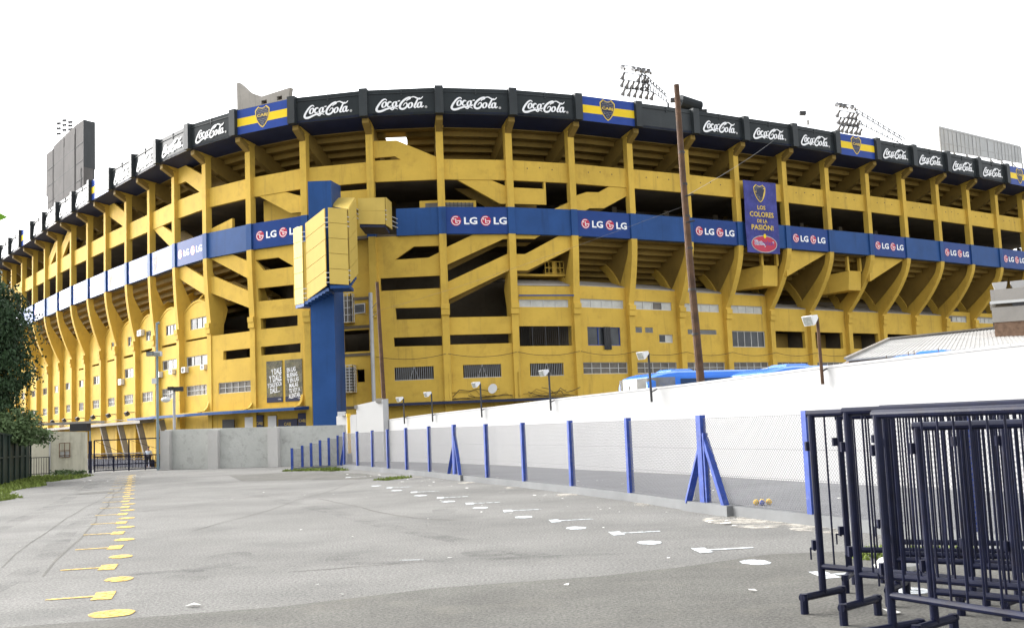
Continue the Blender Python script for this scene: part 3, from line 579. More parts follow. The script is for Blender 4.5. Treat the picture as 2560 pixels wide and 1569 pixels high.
# ledges between the forked columns
for a, c, zt in ((NM['E'], NM['J'], 12.25), (NM['J'], N-1, 11.15)):
    b = B(); ring(b, [(-.5, zt), (-.5, zt+.12), (-2.5, zt+.75), (-6.2, zt+1.2), (-6.2, zt+1.0), (-2.5, zt+.55)], a, c, CONC, rel=True); b.build('ledge_roof', stad)
for i in range(0, NM['Z']):                     # curved vault roofs on the left
    b = B(); rings = []
    for k in range(9):
        t = k/8; zz = 12.1+.85*math.sin(math.pi*t)
        rings.append([(*ringpt(i+.05+.9*t, o, True), z) for o, z in ((-.42, zz), (-.42, zz+.14), (-5.4, zz+1.24), (-5.4, zz+1.1))])
    b.loft(rings, YEL)
    f = Bay(i, .45, True); b.plate([(f.L*(.05+.9*k/8), 12.1+.85*math.sin(math.pi*k/8)) for k in range(9)], [], f, -.2, -.02, YEL); b.build('vault_roof', stad)
# projecting cabins and raking triangles on the right
for k, u0, u1 in (('I', 1.5, 5.1), ('K', 1.3, 4.85)):
    f = Bay(NM[k], 1.0); b = B()
    b.hexa([f(3.15, 12.85, .0), f(5.1, 12.9, -.2), f(5.1, 12.9, -3.5), f(1.0, 12.5, -4.5)], [f(3.15, 14.65, .2), f(5.1, 14.7, 0), f(5.1, 14.7, -3.5), f(1.0, 14.2, -4.5)], YEL)
    f.box(b, 3.05, 3.3, 14.65, 16.0, -.1, .15, YEL); f.box(b, 5.0, 5.25, 14.7, 16.0, -.3, 0, YEL); b.build('projecting_cabin', stad)
for k in ('J', 'L'):
    f = Bay(NM[k], .5); b = B(); b.plate([(.3, ZB), (f.L, ZB), (0, 13.7), (0, 15.9)], [], f, -.25, 0, YEL); b.build('raking_beam', stad)
for k in 'MNOP':
    f = Bay(NM[k], 3.6); b = B(); f.box(b, .5, .75, 11.3, 15.2, -.3, 0, YEL); b.build('inner_post', stad)
# glazed cabin behind the band, cabin in the bay right of it
f0, f1 = Bay(CD, 1.2), Bay(NM['D'], 1.2); b = B(); f0.box(b, 3.45, f0.L, 18.2, 18.95, -.25, 0, YEL); f1.box(b, 0, 2.75, 18.2, 18.95, -.25, 0, YEL); cb = b.build('glazed_cabin', stad)
b = B(); f0.box(b, 3.9, f0.L-.05, 18.3, 18.75, .003, .03, DULLG); f1.box(b, .1, 2.5, 18.3, 18.75, .003, .03, DULLG)
for k in range(9):
    u = .1+2.4*k/8; f1.box(b, u-.025, u+.025, 18.28, 18.78, .031, .05, DARKM)
f1.box(b, .1, 2.5, 18.51, 18.55, .031, .045, DARKM); b.build('pane', cb)
f = Bay(NM['E'], 2.0); b = B(); f.box(b, .3, 5.0, 13.15, 13.3, -1.5, .3, YEL)
for k in range(6): u = 3.3+.32*k; b.bar(f(u, 13.3, .1), f(u, 14.35, .1), .06, .06, YEL)
for z in (13.4, 13.85, 14.35): b.bar(f(3.3, z, .1), f(4.9, z, .1), .06, .06, YEL)
f.box(b, 3.9, 4.2, 13.3, 14.35, .05, .12, YEL); b.build('balcony', stad)
f = Bay(NM['E'], .35); b = B(); b.bar(f(.4, 11.42, .12), f(5.0, 11.45, .12), .1, .1, BLU); b.build('awning_bar', stad)
# base canopy: blue over the shops, bare concrete near the gate
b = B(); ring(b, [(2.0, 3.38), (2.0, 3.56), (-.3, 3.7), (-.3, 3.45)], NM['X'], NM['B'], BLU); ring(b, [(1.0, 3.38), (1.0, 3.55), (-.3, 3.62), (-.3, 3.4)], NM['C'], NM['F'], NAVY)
b.build('shop_canopy', stad)
b = B(); ring(b, [(1.3, 3.15), (1.3, 3.4), (-.5, 3.5), (-.5, 3.2)], 0, NM['X'], CONC, rel=True); b.build('concrete_ledge', stad)
b = B(); ring(b, [(.35, -.9), (.35, -.1), (-.3, -.1), (-.3, -.9)], 0, NM['X'], NAVY, rel=True); b.build('base_plinth', stad)
for i in (NM['Y'], NM['Z'], NM['A']):            # flared skirts above the canopy
    f = Bay(i, .35); b = B(); e = 4.55 if i == NM['A'] else f.L-.3; u0 = .25
    pr_ = [(0, 5.2), (.05, 4.6), (.2, 4.1), (.5, 3.8), (1.0, 3.68)]
    b.loft([[f(u, z, o) for o, z in pr_]+[f(u, 3.6, 1.0), f(u, 3.6, 0)] for u in (e, e+.22)], YEL)
    f.box(b, u0, e, 3.6, 3.72, .0, 1.0, YEL); b.build('flared_skirt', stad)
i = NM['A']; f = Bay(i, .3)                      # shop front signs below the canopy
for u0, u1, z0, z1, m_ in ((-3.2, -2.0, 1.6, 3.0, DARKM), (-.9, -.1, 1.6, 3.1, BRIGHTM), (.2, .9, 1.9, 3.2, INK), (1.4, 2.2, 1.6, 3.1, BRIGHTM), (2.4, 4.2, 2.0, 2.8, INK), (4.3, 5.1, 2.0, 3.2, INK)):
    b = B(); f.box(b, u0, u1, z0, z1, .02, .1, m_)
    if m_ is INK: put_text(b, 'CABJ', f, (u0+u1)/2, (z0+z1)/2, .28, GOLD, .105)
    b.build('shop_sign', stad)
# stepped concrete end wall above the club flag
f = Bay(NM['A'], -.9); b = B()
b.plate([(-.1, 26.9), (4.95, 26.9), (5.2, 28.05), (2.4, 27.85), (1.2, 28.4), (.1, 29.4), (-.1, 29.4)], [[(2.35, 27.2), (2.9, 27.2), (2.9, 27.5), (2.35, 27.5)], [(3.9, 27.25), (4.4, 27.25), (4.4, 27.55), (3.9, 27.55)]], f, -.4, 0, CONC); f.box(b, 2.3, 2.95, 27.15, 27.55, -.5, -.41, BRICK); f.box(b, 3.85, 4.45, 27.2, 27.6, -.5, -.41, BRICK); b.build('rim_wall', stad)  # dark boxes behind the two openings stand in for recess shade
# sagging cables on the facade
def sag(a, c, d, n=10): return [Vector(a).lerp(Vector(c), k/n)-Vector((0, 0, d*4*(k/n)*(1-k/n))) for k in range(n+1)]
for i in range(NM['C'], NM['L']):
    b = B(); f = Bay(i, .4, True); b.path(sag(f(0, 7.1, .55), f(f.L, 7.1, .55), .3), .018, DARKM, 4); b.build('sagging_cable', stad)
for i in range(NM['R'], NM['Y']):
    b = B(); f = Bay(i, .4, True); b.path(sag(f(0, 3.75, .55), f(f.L, 3.75, .55), .12), .025, DARKM, 4); b.build('sagging_cable', stad)
for i in range(NM['D'], NM['F']):                # tangled pipes and wires over the canopy
    b = B(); f = Bay(i, .4); r = random.Random(i)
    for k in range(7):
        u = r.uniform(0, 2); b.path([f(min(5.2, max(0, u+j*.55+r.uniform(-.2, .2))), 3.75+r.uniform(0, .7)*(k % 3)*.5+r.uniform(-.08, .08), .12+r.uniform(0, .15)) for j in range(7)], .022, DARKM if k % 2 else YELD, 4)
    b.tube(f(.08, 3.8, .3), f(.08, 5.6, .3), .09, YEL); b.build('wiring', stad)
# stair tower: blue shaft with yellow cladding
tw = B(); x0, x1, y0, y1 = -14.05, -12.4, 75.0, 79.2
tw.hexa([(x0, y0, -.6), (x1, y0, -.6), (x1, y1, -.6), (x0, y1, -.6)], [(x0, y0, 19.35), (x1, y0, 19.35), (x1, y1, 19.9), (x0, y1, 19.9)], BLU)
towr = tw.build('stair_tower', stad)
OCT = [((-15.55, 77.0), (-14.47, 74.62), (16.4, 16.15), (10.84, 10.67)), ((-14.2, 74.5), (-12.55, 72.85), (16.27, 16.95), (10.86, 11.56)), ((-12.3, 72.8), (-11.0, 72.8), (16.99, 16.81), (11.69, 11.56)), ((-10.9, 73.0), (-10.72, 75.5), (16.85, 18.11), (11.72, 12.69)), ((-10.67, 76.0), (-8.76, 76.0), (18.21, 18.2), (16.35, 16.23)), ((-8.66, 76.1), (-8.6, 79.0), (18.22, 18.45), (16.17, 16.4))]
for k, (p, q, zt, zb) in enumerate(OCT):
    b = B(); P_, Q_ = Vector(p), Vector(q); t = (Q_-P_).normalized(); n_ = Vector((t.y, -t.x))
    def fn(s_, r_, o): v = P_.lerp(Q_, s_)+n_*o; z0 = zb[0]+(zb[1]-zb[0])*s_; z1 = zt[0]+(zt[1]-zt[0])*s_; return (v.x, v.y, z0+(z1-z0)*r_)
    nn = 5 if k < 4 else 2
    for j in range(nn): b.hexa([fn(0, j/nn+.002, -.06), fn(1, j/nn+.002, -.06), fn(1, j/nn+.002, 0), fn(0, j/nn+.002, 0)], [fn(0, (j+1)/nn-.004, -.06), fn(1, (j+1)/nn-.004, -.06), fn(1, (j+1)/nn-.004, 0), fn(0, (j+1)/nn-.004, 0)], YELP)
    b.hexa([fn(.01, .01, -.1), fn(.99, .01, -.1), fn(.99, .01, -.05), fn(.01, .01, -.05)], [fn(.01, .99, -.1), fn(.99, .99, -.1), fn(.99, .99, -.05), fn(.01, .99, -.05)], YELD)
    b.build('cladding_panel', towr)
b = B(); b.hexa([(-12.5, 75.6, 17.6), (-10.95, 73.1, 16.85), (-10.8, 75.5, 18.1), (-12.2, 76.9, 18.45)], [(-12.5, 75.6, 17.66), (-10.95, 73.1, 16.91), (-10.8, 75.5, 18.16), (-12.2, 76.9, 18.51)], YELP); b.build('cladding_panel', towr)
# stepped undersides and rails in the gaps
def soff(pts, n, um=BLU):
    b = B()
    for j in range(n):
        a0, a1 = pts[0].lerp(pts[1], j/n), pts[0].lerp(pts[1], (j+1)/n); c0, c1 = pts[3].lerp(pts[2], j/n), pts[3].lerp(pts[2], (j+1)/n)
        zl = a0.z; b.hexa([(a0.x, a0.y, zl-.12), (a1.x, a1.y, zl-.12), (c1.x, c1.y, zl-.12), (c0.x, c0.y, zl-.12)], [(a0.x, a0.y, zl+.1), (a1.x, a1.y, zl+.1), (c1.x, c1.y, zl+.1), (c0.x, c0.y, zl+.1)], um)
    b.build('stepped_underside', towr)
soff([Vector((-15.5, 77, 10.7)), Vector((-14.45, 74.65, 10.55)), Vector((-13.6, 75.8, 9.9)), Vector((-13.7, 77.4, 9.9))], 6)
soff([Vector((-14.4, 74.65, 10.7)), Vector((-12.4, 72.95, 11.45)), Vector((-12.4, 75, 11.45)), Vector((-14.0, 75.2, 10.7))], 7)
soff([Vector((-12.3, 72.9, 11.5)), Vector((-11.0, 72.9, 11.5)), Vector((-11.0, 75, 11.5)), Vector((-12.3, 75, 11.5))], 2)
soff([Vector((-11.0, 73.2, 11.6)), Vector((-10.85, 75.5, 12.6)), Vector((-12.4, 76.2, 12.6)), Vector((-12.4, 75.2, 11.6))], 5)
soff([Vector((-10.6, 76.1, 16.25)), Vector((-8.8, 76.1, 16.15)), Vector((-8.8, 79, 16.3)), Vector((-10.6, 79, 16.3))], 5, NAVY)
b = B()
for (p, q, z0) in (((-14.47, 74.6), (-14.2, 74.5), 15), ((-14.47, 74.6), (-14.2, 74.5), 11), ((-12.55, 72.85), (-12.3, 72.8), 15.6), ((-12.55, 72.85), (-12.3, 72.8), 11.8), ((-11, 72.8), (-10.9, 73), 15.6), ((-11, 72.8), (-10.9, 73), 11.9), ((-10.72, 75.5), (-10.67, 76), 16.7), ((-8.76, 76), (-8.66, 76.1), 16.6), ((-8.6, 79.0), (-8.3, 80.0), 16.7)):
    b = B()
    for j in range(3): b.tube((*p, z0+.33*j), (*q, z0+.33*j), .03, FRAME, 5)
    b.build('hand_rail', towr)
# ------------------------------------------------------------------ posters, banner, small things hung on the stadium
f = Bay(NM['A'], .35)
def poster(u0, u1, lines, label):
    t = thing('poster', label, 'poster', f((u0+u1)/2, 4.12, .04)); b = B(); f.box(b, u0, u1, 4.12, 7.3, .004, .05, POSTER); b.build('sheet', t)
    b = B(); f.box(b, u0, u1, 4.12, 4.52, .051, .055, INK); put_text(b, 'CABJ', f, u1-.3, 4.33, .13, WHT, .058); b.build('footer_strip', t)
    b = B(); z = 6.72
    for tx, h, wd, du in lines: put_text(b, tx, f, (u0+u1)/2+du, z-h/2, h, WHT, .056+.001*len(tx), wd=wd, bold=.02, rot=.12, shear=.05); z -= h+.05
    b.build('lettering', t)
poster(1.25, 2.8, [('Y DALE', .44, 1.0, .22), ('Y DALE', .52, 1.2, .1), ('Y DALE BOCA', .36, 1.38, .03), ('DALE....', .4, .95, .05)], 'dark green poster lettered Y DALE beside the blue tower')
poster(3.06, 4.72, [('EN LAS', .36, .85, -.2), ('BUENAS', .34, 1.0, -.12), ('Y EN LAS', .34, 1.1, -.05), ('MALAS', .34, .85, .0), ('TE VOY A', .34, 1.05, .08), ('ALENTAR...', .36, 1.25, .12)], 'dark green poster lettered EN LAS BUENAS Y EN LAS MALAS')
fi = Bay(NM['I'], -.35)
t = thing('banner', 'tall navy cloth banner lettered LOS COLORES DE LA PASIÓN over the blue band', 'banner', fi(2.6, 15.4, 0))
# banner corners measured on the facade plane
BU0, BU1, BZ0, BZ1 = .34, 4.15, 15.5, 21.8
b = B(); fx = lambda u, z, o=0: fi(u, z, o+.05*math.sin(z*1.3+u)*.6)
n1, n2 = 8, 14
for a in range(n1):
    for c in range(n2):
        q = [(BU0+(BU1-BU0)*(a+i_)/n1, BZ0+(BZ1-BZ0)*(c+j_)/n2) for i_, j_ in ((0, 0), (1, 0), (1, 1), (0, 1))]
        b.poly([fx(u, z, 0) for u, z in q], BANN); b.poly([fx(u, z, -.03) for u, z in q[::-1]], BANN)
b.build('cloth', t, smooth=True)
uc = (BU0+BU1)/2; b = B()
for tx, z, h, wd in (('LOS', 19.49, .37, .95), ('COLORES', 18.88, .46, 2.8), ('DE LA', 18.31, .3, 1.15), ('PASIÓN!', 17.8, .56, 2.5)): put_text(b, tx, fx, uc, z, h, GOLD, .03, wd=wd, bold=.025)
b.build('lettering', t)
b = B(); put_crest(b, fx, uc-.05, 20.75, 1.42, 1.6, .025); b.build('crest', t)
b = B()
for rx, rz, mt_, o in ((1.5, .76, STEEL, .025), (1.42, .69, LGRED, .03)): b.poly([fx(uc+.1+rx*math.cos(a), 16.3+rz*math.sin(a), o) for a in [math.pi*k/18 for k in range(36)]], mt_)
put_text(b, 'Sinteplast', fx, uc+.1, 16.35, .6, WHT, .036, wd=2.3, bold=.045); put_text(b, 'Sinteplast', fx, uc+.1, 16.35, .54, VBLU, .044, wd=2.25, bold=.0)
b.poly([fx(uc+.2+.16*math.cos(a), 17.0+.2*math.sin(a), .05) for a in [math.pi*k/8 for k in range(16)]], VYEL); b.build('sponsor_badge', t)
def aircon(k, u0, u1, z0, z1, label):
    f = Bay(NM[k], .45, True); t = thing('air_conditioner', label, 'air conditioner', f((u0+u1)/2, z0, .2), 'air conditioners on the stadium wall'); b = B(); f.box(b, u0, u1, z0, z1, .02, .36, BRIGHTM); b.build('casing', t)
    b = B(); uc, zc = (u0+u1)/2, (z0+z1)/2; r = min(u1-u0, z1-z0)*.4; b.tube(f(uc, zc, .362), f(uc, zc, .37), r, DARKM, 14); b.build('fan_grille', t)
aircon('Y', .35, 1.05, 7.15, 7.62, 'white air conditioner under the widest office window, left corner')
aircon('Y', 3.8, 4.4, 7.2, 7.6, 'white air conditioner under the widest office window, right corner')
aircon('X', .2, 1.0, 7.1, 7.6, 'white air conditioner left of the window by the tall pole')
aircon('X', 3.4, 4.15, 7.2, 7.6, 'white air conditioner right of the window by the tall pole')
aircon('V', .5, 1.4, 7.05, 7.6, 'white air conditioner alone under a small two-pane window')
aircon('W', .6, 1.8, 11.25, 11.8, 'grey air conditioner high on the wall under the curved vault')
for i in range(NM['R']-1, NM['X']):
    T3 = Vector((-NRM[i].y, NRM[i].x, 0)); N3 = Vector((*NRM[i], 0)); P0 = Vector((*PTS[i], 4.25))+N3*(-INS[i]-.05)
    t = thing('wall_floodlight', 'small black floodlight tilted down on a yellow column low by the gate', 'floodlight', P0, 'black floodlights on the left columns')
    b = B(); b.tube(P0, P0+N3*.6, .04, DARKM, 5); b.build('bracket', t); b = B(); b.box(P0+N3*.75-Vector((0, 0, .1)), (.5, .3, .38), DARKM, (T3, (N3-Vector((0, 0, .6))).normalized(), (Vector((0, 0, 1))+N3*.6).normalized())); b.build('lamp_head', t)

# ------------------------------------------------------------------ rim: scoreboard, masts, press box
c = Vector((-46.28, 116, 0)); d = Vector((-.6, .8, 0)); sd_ = Vector((-.085, 1, 0)).normalized()
t = thing('scoreboard', 'tall grey stepped scoreboard tower rising behind the left stadium rim', 'scoreboard', (-50, 122, 26))
prof = [(0, 24), (0, 31.6), (0, 36.95), (3.2, 37.15), (12.7, 36.95), (12.7, 36.7), (16.2, 36.75), (16.3, 31.66), (15.6, 31.6), (15.5, 24)]
b = B(); b.plate(prof, [], lambda u, z, o: tuple(c+d*u+sd_*o+Vector((0, 0, z))), .0, 3.6, SCORE); b.build('front_sheet', t)
b = B(); b.hexa([c-d*.02+Vector((0, 0, 31.7)), c+sd_*4.3-d*.02+Vector((0, 0, 32.4)), c+sd_*4.3+d*.3+Vector((0, 0, 32.4)), c+d*.0+Vector((0, 0, 31.7))], [c-d*.02+Vector((0, 0, 37)), c+sd_*4.3-d*.02+Vector((0, 0, 37.9)), c+sd_*4.3+d*.3+Vector((0, 0, 37.9)), c+Vector((0, 0, 37))], CHAR)
b.hexa([c+d*.5+Vector((0, 0, 24)), c+sd_*4+Vector((0, 0, 24)), c+sd_*4+d*1+Vector((0, 0, 24)), c+d*1.2+Vector((0, 0, 24))], [c-d*.01+d*.5+Vector((0, 0, 31.7)), c+sd_*4+Vector((0, 0, 32.3)), c+sd_*4+d*1+Vector((0, 0, 32.3)), c+d*1.2+Vector((0, 0, 31.7))], CHAR); b.build('side_panel', t)
b = B()
for z in (26.5, 28.5, 30.5, 32.5, 34.5): b.bar(c+d*.2+Vector((0, 0, z))-sd_*.02, c+d*15.4+Vector((0, 0, z+.05))-sd_*.02, .05, .05, CHAR)
for u in (3.2, 8, 12.9): b.bar(c+d*u+Vector((0, 0, 24.5))-sd_*.03, c+d*u+Vector((0, 0, 36.8))-sd_*.03, .05, .05, CHAR)
b.build('joint_strip', t)
b = B(); f2 = lambda u, z, o: tuple(c+d*u-sd_*o+Vector((0, 0, z))); b.plate([(3.6, 26), (11.9, 26), (11.9, 35.3), (3.6, 36.2)], [], f2, .02, .06, PRESS if False else SCORE); b.build('display_panel', t)
for px_, h, lab in ((12.3, 3.7, 'leftmost thin lattice aerial over the scoreboard'), (9.7, 3.4, 'thin lattice aerial in the middle above the scoreboard'), (7.1, 2.5, 'shorter thin lattice aerial over the scoreboard, rightmost')):
    p0 = c+d*px_+sd_*1.5+Vector((0, 0, 36.5)); t = thing('aerial', lab, 'aerial', p0, 'aerials on the scoreboard'); b = B()
    for a in (-.18, .18): b.tube(p0+Vector((a, 0, 0)), p0+Vector((a, 0, h)), .035, DARKM, 4)
    for k in range(7): b.tube(p0+Vector((-.18, 0, h*k/7)), p0+Vector((.18, 0, h*(k+1)/7)), .03, DARKM, 4)
    for k in (.62, .8, .97): b.box(p0+Vector((.0, 0, h*k)), (.5, .2, .22), DARKM)
    b.tube(p0+Vector((-.7, 0, h*.98)), p0+Vector((1.2, 0, h)), .03, DARKM, 4); b.build('mast', t)
def lamp_rack(O, rows, R_, U_, label, arm):
    t = thing('floodlight_rack', label, 'floodlight', O, 'stadium floodlights above the rim'); O = Vector(O)
    fr = B()
    for (z, xs2, tilt) in rows:
        if not xs2: continue
        fr.tube(O+R_*min(xs2)+U_*(z+.35), O+R_*max(xs2)+U_*(z+.35)-Vector((0, 0, (max(xs2)-min(xs2))*.12)), .05, DARKM, 4)
        for x in xs2:
            b = B(); p = O+R_*x+U_*z-Vector((0, 0, x*.12)); q = Vector((-.35, .55, -.75)).normalized() if tilt else Vector((-.2, .7, .55)).normalized()
            b.tube(p, p+q*.5, .12, LAMPG, 8, .3); b.tube(p-q*.28, p, .16, LAMPG, 8, .12); b.build('lamp', t)
    lo = O+R_*2.4+U_*.2-Vector((0, 0, .3)); hi = O+R_*2.0+U_*2.9-Vector((0, 0, .2))
    fr.tube(lo, hi, .05, DARKM, 4); fr.tube(O+R_*.3+U_*.2, O+R_*3.2+U_*.5, .05, DARKM, 4); fr.build('rack_frame', t)
    b = B(); A = [O+R_*2.2+U_*2.3, O+R_*2.6+U_*.6]; Z_ = [Vector(arm)+Vector((0, 0, .9)), Vector(arm)]
    n_ = 9
    for j, off in ((0, Vector((0, .7, 0))), (1, Vector((0, 0, 0))), (0, Vector((0, 0, 0)))):
        b.tube(A[j]+off, Z_[j]+off, .05, DARKM, 4)
    for k in range(n_):
        p0 = A[0].lerp(Z_[0], k/n_); p1 = A[1].lerp(Z_[1], (k+.5)/n_); p2 = A[0].lerp(Z_[0], (k+1)/n_)
        b.tube(p0, p1, .035, DARKM, 4); b.tube(p1, p2, .035, DARKM, 4); b.tube(p0, p0+Vector((0, .7, 0)), .03, DARKM, 4)
    b.tube(Z_[1], Vector((arm[0], arm[1], 26)), .12, DARKM, 5); b.build('lattice_arm', t)
Rv, Uv = Vector((1, .25, 0)).normalized(), Vector((.12, 0, 1)).normalized()
lamp_rack((13.4, 118, 38.3), [(0, [.2, .9, 1.6, 2.3, 3.0, 3.6], 1), (.95, [0, .6, 1.2, 1.8, 2.4, 3.0], 1), (1.8, [0, 1.9, 2.5, 2.9], 1), (2.6, [0, 1.3, 1.9, 2.5, 3.1], 0)], Rv, Uv, 'floodlight rack with four rows of lamps just left of the rusty pole', (18.6, 119, 37.0))
lamp_rack((39.6, 125, 34.9), [(0, [0, .5, 1.1, 1.7, 2.3, 2.8], 1), (.95, [0, .5, 1.0, 1.5, 2.0, 2.5], 1), (1.75, [-.2, 1.2, 1.7, 2.2], 1), (2.6, [-.2, .3, .8, 1.8], 0)], Rv, Uv, 'floodlight rack on a long lattice arm, left of the white press box', (47.6, 126, 32.6))
t = thing('winch_drum', 'dark drum-shaped housing on the rim behind the rusty pole top', 'drum', (17, 97, 29)); b = B(); p = Vector((17.0, 96, 29.9))
b.tube(p+Vector((-1.0, -.4, .25)), p+Vector((.9, .4, -.2)), .62, CHAR, 14); b.box(p+Vector((.3, 0, -.75)), (2.2, 1.2, .25), CHAR); b.build('drum', t)
b = B(); b.box(p+Vector((-1.5, -.5, .35)), (.7, .5, .35), DARKM); b.build('motor', t); b = B(); b.tube(p+Vector((.3, 0, -3.5)), p+Vector((.3, 0, -.6)), .2, CHAR); b.build('support', t)
t = thing('rim_lamp', 'single small lamp on a thin post standing on the stadium rim', 'lamp', (29.5, 103, 26.5)); b = B(); b.tube((29.5, 103, 26), (29.35, 103, 30.4), .045, STEEL, 5); b.build('post', t); b = B(); b.box((29.15, 103, 30.65), (.6, .4, .36), DARKM); b.build('lamp_head', t); b = B(); b.box((29.62, 103, 29.7), (.22, .2, .45), STEEL); b.build('control_box', t)
# press box
PA, PB, PC = Vector((52.6, 128, 0)), Vector((72.9, 150, 0)), Vector((55.4, 140, 0))
t = thing('press_box', 'long white glazed press box standing on the right stadium rim', 'press box', (53, 129, 26))
PD = PB+(PC-PA)
def wallq(b, p, q, zp0, zq0, zp1, zq1, mt, th=.12, out_=0):
    dd = (q-p).normalized(); nn = Vector((dd.y, -dd.x, 0)); Zv = lambda v, z: Vector((v.x, v.y, z))
    b.hexa([Zv(p+nn*out_, zp0), Zv(q+nn*out_, zq0), Zv(q+nn*(out_-th), zq0), Zv(p+nn*(out_-th), zp0)], [Zv(p+nn*out_, zp1), Zv(q+nn*out_, zq1), Zv(q+nn*(out_-th), zq1), Zv(p+nn*(out_-th), zp1)], mt)
b = B(); wallq(b, PA, PB, 32.4, 35.3, 35.2, 37.6, PRESS); wallq(b, PC, PA, 34.2, 32.4, 36.9, 35.2, PRESS); b.build('glazed_wall', t)
b = B(); b.hexa([Vector((*p.xy, z)) for p, z in ((PA, 35.21), (PB, 37.61), (PD, 38.4), (PC, 36.95))], [Vector((*p.xy, z)) for p, z in ((PA, 35.4), (PB, 37.8), (PD, 38.6), (PC, 37.15))], STEEL); b.build('roof', t)
b = B()
for k in range(23):
    p = PA.lerp(PB, k/22); z0 = 32.4+2.9*k/22; z1 = 35.2+2.4*k/22
    if 9 < k < 14 and k % 2: continue
    wallq(b, p, p+(PB-PA).normalized()*.1, z0, z0, z1, z1, LAMPG if k % 4 == 0 else STEEL, .1, .05)
for r_ in (0, .34, .97): wallq(b, PA, PB, 32.4+2.8*r_, 35.3+2.3*r_, 32.46+2.8*r_, 35.36+2.3*r_, STEEL, .08, .04)
for k in range(4):
    p = PC.lerp(PA, k/3); wallq(b, p, p+(PA-PC).normalized()*.12, 34-1.6*k/3, 34-1.6*k/3, 36.9-1.7*k/3, 36.9-1.7*k/3, STEEL, .1, .05)
b.build('mullions', t)
b = B()
for k in range(8):
    p = PA.lerp(PB, k/7); z = 32.4+2.9*k/7; b.bar((p.x, p.y, 25), (p.x, p.y, z), .18, .18, STEEL)
    if k < 7: q = PA.lerp(PB, (k+1)/7); b.bar((p.x, p.y, z-.1), (q.x, q.y, z-1.5), .1, .1, STEEL); b.bar((p.x, p.y, z-1.6), (q.x, q.y, z-1.3), .12, .12, STEEL)
b.hexa([Vector((*p.xy, z)) for p, z in ((PA, 31.2), (PB, 34.1), (PD, 35), (PC, 33))], [Vector((*p.xy, z)) for p, z in ((PA, 31.5), (PB, 34.4), (PD, 35.3), (PC, 33.3))], CONC)
b.build('support_frame', t)
for x, y, z in ((-14.3, 90, 32.3), (-1.1, 90, 33.1)):
    pass

# ------------------------------------------------------------------ walls and fences of the yard
def wall(name, label, cat, segs, th, mt, z0=-.3, build=True):
    t = thing(name, label, cat, (segs[0][0], segs[0][1], 0)); b = B()
    for (xa, ya, ha), (xb, yb, hb) in zip(segs[:-1], segs[1:]):
        d_ = Vector((xb-xa, yb-ya, 0)).normalized(); n_ = Vector((-d_.y, d_.x, 0))*th
        A_, C_ = Vector((xa, ya, 0)), Vector((xb, yb, 0))
        if mt is WALLW: n_ = -n_ if n_.x < 0 else n_
        b.hexa([A_+Vector((0, 0, z0)), C_+Vector((0, 0, z0)), C_+n_+Vector((0, 0, z0)), A_+n_+Vector((0, 0, z0))], [A_+Vector((0, 0, ha)), C_+Vector((0, 0, hb)), C_+n_+Vector((0, 0, hb)), A_+n_+Vector((0, 0, ha))], mt)
    return t, b
WL = [(15.0, 9.0, 2.78), (9.46, 20.54, 2.76), (7.2, 26.2, 2.7), (5.13, 32.2, 2.62), (2.05, 39.0, 2.53), (-.9, 46.4, 2.42), (-4.1, 52.9, 2.31), (-6.86, 58.0, 2.17)]
t, b = wall('boundary_wall', 'long white painted wall behind the chain link fence', 'wall', WL, .22, WALLW); b.build('wall_body', t)
b = B()
for (x, y, z), (x2, y2, z2) in zip(WL[:-1], WL[1:]): b.bar((x+.11, y+.04, z+.035), (x2+.11, y2+.04, z2+.035), .26, .06, WALLW)
b.build('coping', t)
t = thing('stepped_wall', 'taller white wall piece with a broken thick end, at the far end of the yard', 'wall', (-8, 59.5, 0)); b = B()
def slab(pts, th, b, mt):
    for (xa, ya, ha), (xb, yb, hb) in zip(pts[:-1], pts[1:]):
        d_ = Vector((xb-xa, yb-ya, 0)).normalized(); n_ = Vector((-d_.y, d_.x, 0))*th
        A_, C_ = Vector((xa, ya, 0)), Vector((xb, yb, 0)); b.hexa([A_-Vector((0, 0, .3)), C_-Vector((0, 0, .3)), C_+n_-Vector((0, 0, .3)), A_+n_-Vector((0, 0, .3))], [A_+Vector((0, 0, ha)), C_+Vector((0, 0, hb)), C_+n_+Vector((0, 0, hb)), A_+n_+Vector((0, 0, ha))], mt)
slab([(-10.2, 61.5, 2.56), (-8.85, 60.05, 2.6)], .3, b, WALLW); slab([(-8.84, 60.04, 3.1), (-7.1, 58.1, 3.32)], .3, b, WALLW)
b.box((-6.97, 58.05, 1.5), (.26, .34, 3.66), WALLW); b.build('wall_body', t)
b = B(); b.box((-7.35, 58.4, 3.27), (.35, .35, .22), CONC); b.box((-8.85, 60.1, 3.0), (.16, .3, .2), CONC); b.build('broken_edge', t)
t = thing('rendered_wall', 'rough grey rendered wall right of the gate', 'wall', (-15, 57, 0)); b = B()
slab([(-19.55, 60.3, 2.2), (-15.9, 58.4, 2.14), (-11.7, 57.0, 2.08), (-9.0, 56.6, 2.03)], .3, b, BLOCK); b.build('wall_body', t)
for x, y in ((-16.3, 58.5), (-12.8, 57.25), (-19.4, 60.1)):
    b = B(); b.box((x, y-.02, .92), (.6, .34, 2.26 if x > -17 else 2.44), CONCP, (Vector((.95, -.3, 0)).normalized(), Vector((.3, .95, 0)).normalized(), Vector((0, 0, 1)))); b.build('wall_pier', t)
t = thing('rendered_wall', 'beige rendered wall with a barred plaque, left of the gate', 'wall', (-24, 58, 0)); b = B()
slab([(-26.6, 58.2, 2.35), (-24.92, 58.05, 2.32)], .3, b, BEIGE); slab([(-24.85, 57.9, 2.34), (-23.0, 57.8, 2.24)], .3, b, BEIGE); b.build('wall_body', t)
